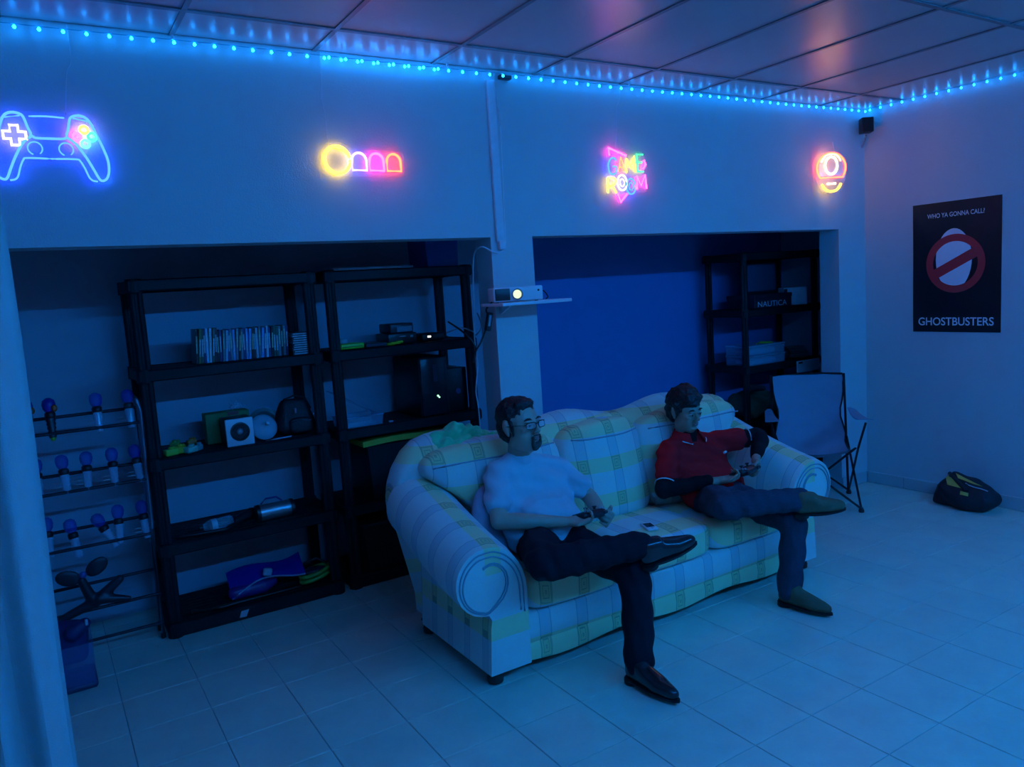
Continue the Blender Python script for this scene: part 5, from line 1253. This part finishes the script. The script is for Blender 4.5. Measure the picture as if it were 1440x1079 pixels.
build('cord', MB().tube(sm3([(2.13, 3.60, 1.66), (2.10, 3.62, 1.62), (2.115, 3.62, 1.57), (2.085, 3.635, 1.49), (2.06, 3.64, 1.44), (2.035, 3.65, 1.40), (2.02, 3.66, 1.34), (2.04, 3.66, 1.42), (2.00, 3.70, 1.50), (2.01, 3.9, 1.56)]), 0.0055, 6), cb_m, pc_, True)
build('adapter', MB().rbox((2.105, 3.61, 1.555), (0.032, 0.03, 0.10), 0.006, 2, Matrix.Rotation(R_(14), 3, 'Y')), blk_pl, pc_, True)
build('adapter_label', MB().box((2.103, 3.5935, 1.56), (0.012, 0.002, 0.06), Matrix.Rotation(R_(14), 3, 'Y')), mat('label_grey', (0.25, 0.28, 0.32), 0.5), pc_)
tag(build('video_cable', MB().tube(sm3([(2.39, 3.60, 1.70), (2.43, 3.60, 1.712), (2.47, 3.60, 1.70), (2.495, 3.60, 1.668), (2.495, 3.62, 1.655)]), 0.0035, 6), cb_m, None, True, (2.45, 3.6, 1.652)), 'black video cable looping at the right side of the projector', 'cable')
tag(build('extension_cable', MB().tube(sm3([(2.26, 3.65, 1.945), (2.23, 3.655, 1.925), (2.19, 3.66, 1.93), (2.14, 3.70, 1.96), (2.155, 3.82, 1.9), (2.160, 3.86, 1.6), (2.150, 3.86, 1.45), (2.158, 3.86, 1.3), (2.140, 3.87, 1.15), (2.15, 3.87, 1.0), (2.15, 3.87, 0.4), (2.15, 3.90, 0.012)]), 0.0038, 6), cw_m, None, True, (2.15, 3.86, 0)), 'thin white cable hanging down beside the pillar', 'cable')
tag(build('shelf_cable', MB().tube(sm3([(2.25, 4.40, 1.47), (2.30, 4.30, 1.50), (2.33, 4.2, 1.475), (2.30, 4.1, 1.46), (2.28, 4.0, 1.52), (2.20, 3.9, 1.60)]), 0.004, 6), cw_m, None, True, (2.3, 4.2, 1.45)), 'white cable drooping from the router shelf to the pillar', 'cable')

# ------------------------------------------------------------------ folding camp chair
ch = thing('camp_chair', 'blue-grey folding camp chair with dark steel frame by the column', 'chair', (0, 0, 0))
canv = mat('blue_grey_canvas', (0.26, 0.32, 0.42), 0.85, var=0.12, scale=7, bump=0.3, bscale=12); steel = mat('dark_steel_tube', (0.014, 0.014, 0.018), 0.35, metal=0.4)
grid = []; K = 10
for j in range(13):
    t = j / 12                     # down the back then forward along the seat
    if t < 0.62:
        u = t / 0.62; y = 0.30 - 0.14 * u; z = 0.92 - 0.46 * u; w = 0.255 - 0.035 * math.exp(-((u - 0.62) / 0.22) ** 2)
    else:
        u = (t - 0.62) / 0.38; y = 0.16 - 0.40 * u; z = 0.46 - 0.06 * math.sin(u * PI) + 0.0 * u; w = 0.235 + 0.015 * u
    row = []
    for i in range(K + 1):
        s_ = i / K * 2 - 1; sagb = 0.045 * (1 - s_ * s_)
        row.append((s_ * w, y + (sagb if t < 0.62 else 0), z - (sagb if t >= 0.62 else 0)))
    grid.append(row)
cv = MB(); cv.loft(grid, caps=False, closed_ring=False); cv.loft([[(p[0], p[1] + 0.004, p[2] - 0.004) for p in r] for r in grid], caps=False, closed_ring=False)
build('canvas_seat', cv, canv, ch, True)
build('top_bar', MB().tube([(-0.255, 0.30, 0.922), (-0.12, 0.34, 0.925), (0.12, 0.34, 0.925), (0.255, 0.30, 0.922)], 0.008, 8), steel, ch, True)
for s_ in (-1, 1):
    build('back_pole', MB().cyl((s_ * 0.265, 0.305, 0.925), (s_ * 0.27, 0.20, 0.03), 0.009, n=10), steel, ch, True)
    build('edge_binding', MB().tube([(s_ * abs(r[-1][0]), r[-1][1], r[-1][2]) for r in grid], 0.006, 6), steel, ch, True)
    build('side_rod', MB().cyl((s_ * 0.28, 0.24, 0.025), (s_ * 0.27, -0.22, 0.46), 0.008, n=10), steel, ch, True)
    build('side_rod', MB().cyl((s_ * 0.28, -0.25, 0.025), (s_ * 0.26, 0.18, 0.46), 0.008, n=10), steel, ch, True)
    build('front_rod', MB().cyl((s_ * 0.28, -0.25, 0.025), (-s_ * 0.25, -0.235, 0.46), 0.008, n=10), steel, ch, True)
    build('rear_rod', MB().cyl((s_ * 0.28, 0.24, 0.025), (-s_ * 0.25, 0.19, 0.44), 0.008, n=10), steel, ch, True)
    build('arm_support', MB().cyl((s_ * 0.27, -0.22, 0.46), (s_ * 0.31, -0.27, 0.645), 0.008, n=10), steel, ch, True)
    arm = [[(s_ * (0.275 + 0.0), 0.24, 0.668), (s_ * 0.30, 0.24, 0.668), (s_ * 0.30, 0.24, 0.672), (s_ * 0.275, 0.24, 0.672)]]
    for k in range(1, 9):
        t = k / 8; y = 0.24 - 0.54 * t; w = 0.03 + 0.035 * t; z = 0.672 - 0.022 * math.sin(t * PI)
        arm.append([(s_ * (0.29 - w * 0.6), y, z), (s_ * (0.29 + w), y, z - 0.004), (s_ * (0.29 + w), y, z + 0.002), (s_ * (0.29 - w * 0.6), y, z + 0.006)])
    build('armrest', MB().loft(arm), canv, ch, True)
    for y in (-0.25, 0.24): build('foot', MB().lathe((s_ * 0.28, y, 0), [(0.018, 0), (0.02, 0.012), (0.012, 0.035)], 10), blk_pl, ch, True)
ch.location = (4.80, 3.60, 0); ch.rotation_euler = (0, 0, R_(-46))
wcx = thing('white_card', 'white card hanging on the shelf edge just above the camp chair', 'card', (5.66, 4.275, Z3 - 0.10))
build('card', MB().rbox((5.66, 4.282, Z3 - 0.062), (0.30, 0.012, 0.10), 0.002, 1), MATS['white_card'], wcx)
build('dark_tab', MB().box((5.55, 4.2745, Z3 - 0.028), (0.05, 0.003, 0.016)), blk_pl, wcx)

# ------------------------------------------------------------------ backpack on the floor
bp = thing('backpack', 'black and yellow backpack slumped on the floor by the right wall', 'backpack', (5.34, 2.80, 0))
bpm = mat('black_pack_nylon', (0.010, 0.011, 0.018), 0.6, bump=0.4, bscale=60); ypm = mat('yellow_pack_nylon', (0.75, 0.42, 0.07), 0.6, bump=0.3, bscale=60)
from mathutils.bvhtree import BVHTree
main = blob('main_compartment', [[((5.36, 3.005, 0.026), 0.024), ((5.38, 2.93, 0.10), 0.075), ((5.43, 2.905, 0.205), 0.032), ((5.36, 2.83, 0.06), 0.06)],
     [((5.38, 2.93, 0.10), 0.075), ((5.43, 2.905, 0.205), 0.032), ((5.43, 2.76, 0.165), 0.045), ((5.36, 2.68, 0.075), 0.068), ((5.42, 2.66, 0.085), 0.068), ((5.32, 2.78, 0.055), 0.055)]], 0.008, bpm, bp, 8, disp=lambda co: 0.004 * np.sin(co[:, 1] * 45) * np.sin(co[:, 2] * 50))
bvh = BVHTree.FromPolygons([v.co + bp.location for v in main.data.vertices], [tuple(p.vertices) for p in main.data.polygons])
def bag_pt(y, z, off=0.004):
    """the point of the bag's skin reached from the room side at this width and height"""
    d = Vector((0.88, 0.30, -0.36)).normalized()
    h = bvh.ray_cast(Vector((5.40, y, z)) - d * 0.6, d)
    return (h[0] + h[1] * off) if h[0] is not None else Vector((5.42, y, min(z, 0.23)))
def bag_patch(name, quad, m, n=6):
    a, b, c, d = [Vector(q) for q in quad]; rows = []
    for i in range(n + 1):
        l, r = a.lerp(d, i / n), b.lerp(c, i / n)
        rows.append([bag_pt(*l.lerp(r, k / n)) for k in range(n + 1)])
    mb = MB(); mb.loft(rows, caps=False, closed_ring=False); mb.loft([[p + Vector((0.012, 0.004, -0.005)) for p in r] for r in rows], caps=False, closed_ring=False)
    build(name, mb, m, bp, True)
bag_patch('yellow_panel', ((2.955, 0.215), (2.90, 0.185), (2.80, 0.118), (2.93, 0.130)), ypm)
bag_patch('yellow_panel', ((2.885, 0.232), (2.70, 0.165), (2.76, 0.172), (2.865, 0.196)), ypm)
bag_patch('yellow_patch', ((2.835, 0.100), (2.78, 0.094), (2.78, 0.068), (2.835, 0.072)), ypm)
build('shoulder_strap', MB().tube([bag_pt(2.925 - 0.128 * t, 0.226 - 0.120 * t, 0.006) for t in (0, .2, .4, .6, .8, 1)], 0.013, 8), bpm, bp, True)
build('piping', MB().tube([bag_pt(y_, z_, 0.003) for y_, z_ in ((2.81, 0.168), (2.785, 0.156), (2.75, 0.148), (2.705, 0.145), (2.665, 0.138))], 0.004, 6), mat('pack_piping', (0.45, 0.46, 0.5), 0.5), bp, True)

# ------------------------------------------------------------------ rack with hanging bottles at the left
rk = thing('shoe_rack', 'metal tube rack of paired rails at the left of the niche', 'rack', (0.0, 4.42, 0))
rod_m = mat('dark_rail_metal', (0.03, 0.03, 0.045), 0.4, metal=0.5); rail_m = mat('steel_upright', (0.26, 0.30, 0.36), 0.3, metal=0.6)
RX0, RX1 = -0.42, 0.41
for x in (RX0, RX1):
    for y in (4.36, 4.48):
        build('upright', MB().tube([(x, y, 0.02), (x + 0.01, y, 0.6), (x + 0.025, y, 1.22), (x + 0.012, y + 0.015, 1.285)], 0.0095, 8), rail_m, rk, True)
    build('top_bend', MB().tube([(x + 0.012, 4.375, 1.285), (x, 4.42, 1.30), (x + 0.012, 4.495, 1.285)], 0.0095, 8), rail_m, rk, True)
    for y in (4.36, 4.48): build('foot', MB().lathe((x, y, 0), [(0.012, 0), (0.014, 0.006), (0.011, 0.03)], 10), blk_pl, rk, True)
for z1, z2 in ((1.23, 1.165), (0.935, 0.865), (0.645, 0.575), (0.345, 0.245), (0.205, 0.085)):
    build('rail', MB().cyl((RX0, 4.48, z1), (RX1 + 0.012, 4.48, z1), 0.0085, n=8), rod_m, rk, True)
    build('rail', MB().cyl((RX0, 4.36, z2), (RX1 + 0.012, 4.36, z2), 0.0085, n=8), rod_m, rk, True)
tops = clear('blue_bulb_plastic', (0.03, 0.06, 0.55), 0.45); bodyc = clear('clear_twist_plastic', (0.62, 0.75, 0.95), 0.42, 0.12)
blue_b = mat('navy_bulb', (0.02, 0.03, 0.30), 0.3)
dark_b = mat('dark_toy_plastic', (0.02, 0.02, 0.03), 0.4); orange = mat('orange_tip', (0.75, 0.10, 0.02), 0.4); lime2 = mat('lime_tip', (0.35, 0.45, 0.04), 0.4)
def rack_bottle(label, x, ztop, tilt=0.0, dark=False):
    t = thing('hanging_bottle', label, 'bottle', (x, 4.36, ztop - 0.22), 'bottles hanging on the rack')
    c = Vector((x, 4.42, ztop)); L = Vector((math.sin(tilt), -0.28, -1)).normalized(); sc = 1.0
    build('bulb', MB().lathe(c, [(0.012, 0.0), (0.027, 0.012), (0.031, 0.032), (0.027, 0.055), (0.016, 0.072)], 14, L), blue_b if dark else tops, t, True)
    build('collar', MB().lathe(c + L * 0.070, [(0.018, 0), (0.024, 0.006), (0.024, 0.026), (0.019, 0.032)], 12, L), blk_pl, t, True)
    prof = []
    for i in range(11): prof.append((0.019 + 0.0045 * (i % 2) - 0.0006 * i, 0.010 * i))
    build('body', MB().lathe(c + L * 0.100, prof, 12, L), dark_b if dark else bodyc, t, True)
    if dark:
        build('tip', MB().ell(c + L * 0.05 + Vector((0.022, -0.028, 0)), (0.014, 0.014, 0.018), 10, 6), orange, t, True)
        build('nozzle', MB().lathe(c + L * 0.19, [(0.014, 0), (0.012, 0.016), (0.006, 0.024)], 10, L), lime2, t, True)
    else:
        build('clip', MB().box(c + L * 0.14 + Vector((-0.036, -0.005, 0)), (0.028, 0.004, 0.004)).box(c + L * 0.155 + Vector((-0.036, -0.005, -0.004)), (0.034, 0.004, 0.004)), mat('chrome_clip', (0.65, 0.68, 0.72), 0.2, metal=0.5), t)
for i, (x, d) in enumerate(((-0.06, True), (0.035, True), (0.24, False), (0.385, False))):
    rack_bottle(('dark-bodied bottle with orange tip, ' if d else 'clear bottle with blue bulb, ') + '%s from the left on the top rack rail' % ORD[i], x, 1.335, 0, d)
for i, x in enumerate((-0.055, 0.055, 0.165, 0.28, 0.385)):
    rack_bottle('clear bottle with blue bulb, %s from the left on the second rack rail' % ORD[i], x, 1.045 - 0.0 * i, 0.06 * math.sin(i * 2))
for i, (x, tl) in enumerate(((-0.045, 0.0), (0.05, 0.15), (0.165, 0.5), (0.275, -0.05), (0.385, 0.05))):
    rack_bottle('clear bottle with blue bulb, %s from the left on the third rack rail' % ORD[i], x, 0.745 - (0.03 if i in (1, 2) else 0), tl)
gd = thing('toy_propeller', 'black toy with two round blades lying across the lower rack rails', 'toy', (0.12, 4.38, 0.25))
blob('frame', [cap((0.07, 4.35, 0.41), (0.11, 4.35, 0.29), 0.022, 0.03), cap((-0.08, 4.35, 0.22), (0.12, 4.35, 0.285), 0.018, 0.028), cap((0.12, 4.35, 0.285), (0.24, 4.35, 0.375), 0.03, 0.022), cap((0.14, 4.34, 0.30), (0.27, 4.34, 0.265), 0.03, 0.014)], 0.007, dark_b, gd, 3)
for cx_, cz_, rr in ((0.015, 0.435, 20), (0.145, 0.465, -35)):
    build('blade', MB().ell((cx_, 4.345, cz_), (0.058, 0.012, 0.040), 16, 8, Matrix.Rotation(R_(rr), 3, 'Y')), dark_b, gd, True)
build('hub', MB().ell((0.08, 4.335, 0.44), (0.018, 0.014, 0.018), 12, 8), mat('blue_hub', (0.06, 0.10, 0.30), 0.3), gd, True)
bn = thing('floor_bin', 'translucent bin with dark contents on the floor beside the curtain', 'bin', (-0.02, 4.05, 0))
build('tub', open_box((-0.04, 4.09, 0.002), 0.22, 0.22, 0.22, 0.004, 1.06), clear('bin_clear', (0.20, 0.25, 0.60), 0.25), bn)
build('base_rim', MB().rbox((-0.04, 4.09, 0.018), (0.236, 0.236, 0.034), 0.015, 2), mat('bin_rim_plum', (0.05, 0.03, 0.09), 0.4), bn, True)
blob('contents', [[((-0.10, 4.06, 0.15), 0.04), ((0.02, 4.06, 0.15), 0.04), ((-0.09, 4.12, 0.27), 0.05), ((0.02, 4.08, 0.26), 0.05)], cap((0.0, 4.02, 0.27), (0.055, 4.03, 0.30), 0.035, 0.028)], 0.008, mat('dark_blue_cloth', (0.02, 0.02, 0.10), 0.5), bn, 4)
build('glint_tag', MB().rbox((0.062, 3.995, 0.315), (0.012, 0.008, 0.03), 0.003, 1), mat('pale_tag', (0.5, 0.55, 0.6), 0.3), bn)

# ------------------------------------------------------------------ curtain at the left edge
cu = thing('curtain', 'pale pleated curtain hanging at the left edge', 'curtain', (-0.45, 2.3, 0.02))
rows = []; NXc = 96
for j in range(15):
    z = 0.02 + (2.30 - 0.02) * j / 14; row = []
    for i in range(NXc + 1):
        u = i / NXc; x = -0.93 + 0.905 * u + 0.006 * math.sin(z * 3 + u * 9)
        amp = 0.032 * (0.55 + 0.45 * (1 - z / 2.3))
        y = 2.30 + amp * math.sin(u * 2 * PI * 9.3 + 0.5 * math.sin(z * 1.3)) + 0.010 * math.sin(u * 31 + z)
        row.append((x, y, z))
    rows.append(row)
cm = MB(); cm.loft(rows, caps=False, closed_ring=False); cm.loft([[(p[0], p[1] + 0.003, p[2]) for p in r] for r in rows], caps=False, closed_ring=False)
build('cloth', cm, mat('pale_curtain_cloth', (0.50, 0.54, 0.55), 0.9, var=0.05, bump=0.3, bscale=260), cu, True)
build('rod', MB().cyl((-1.0, 2.30, 2.325), (0.0, 2.30, 2.325), 0.012, n=12), rail_m, cu, True)
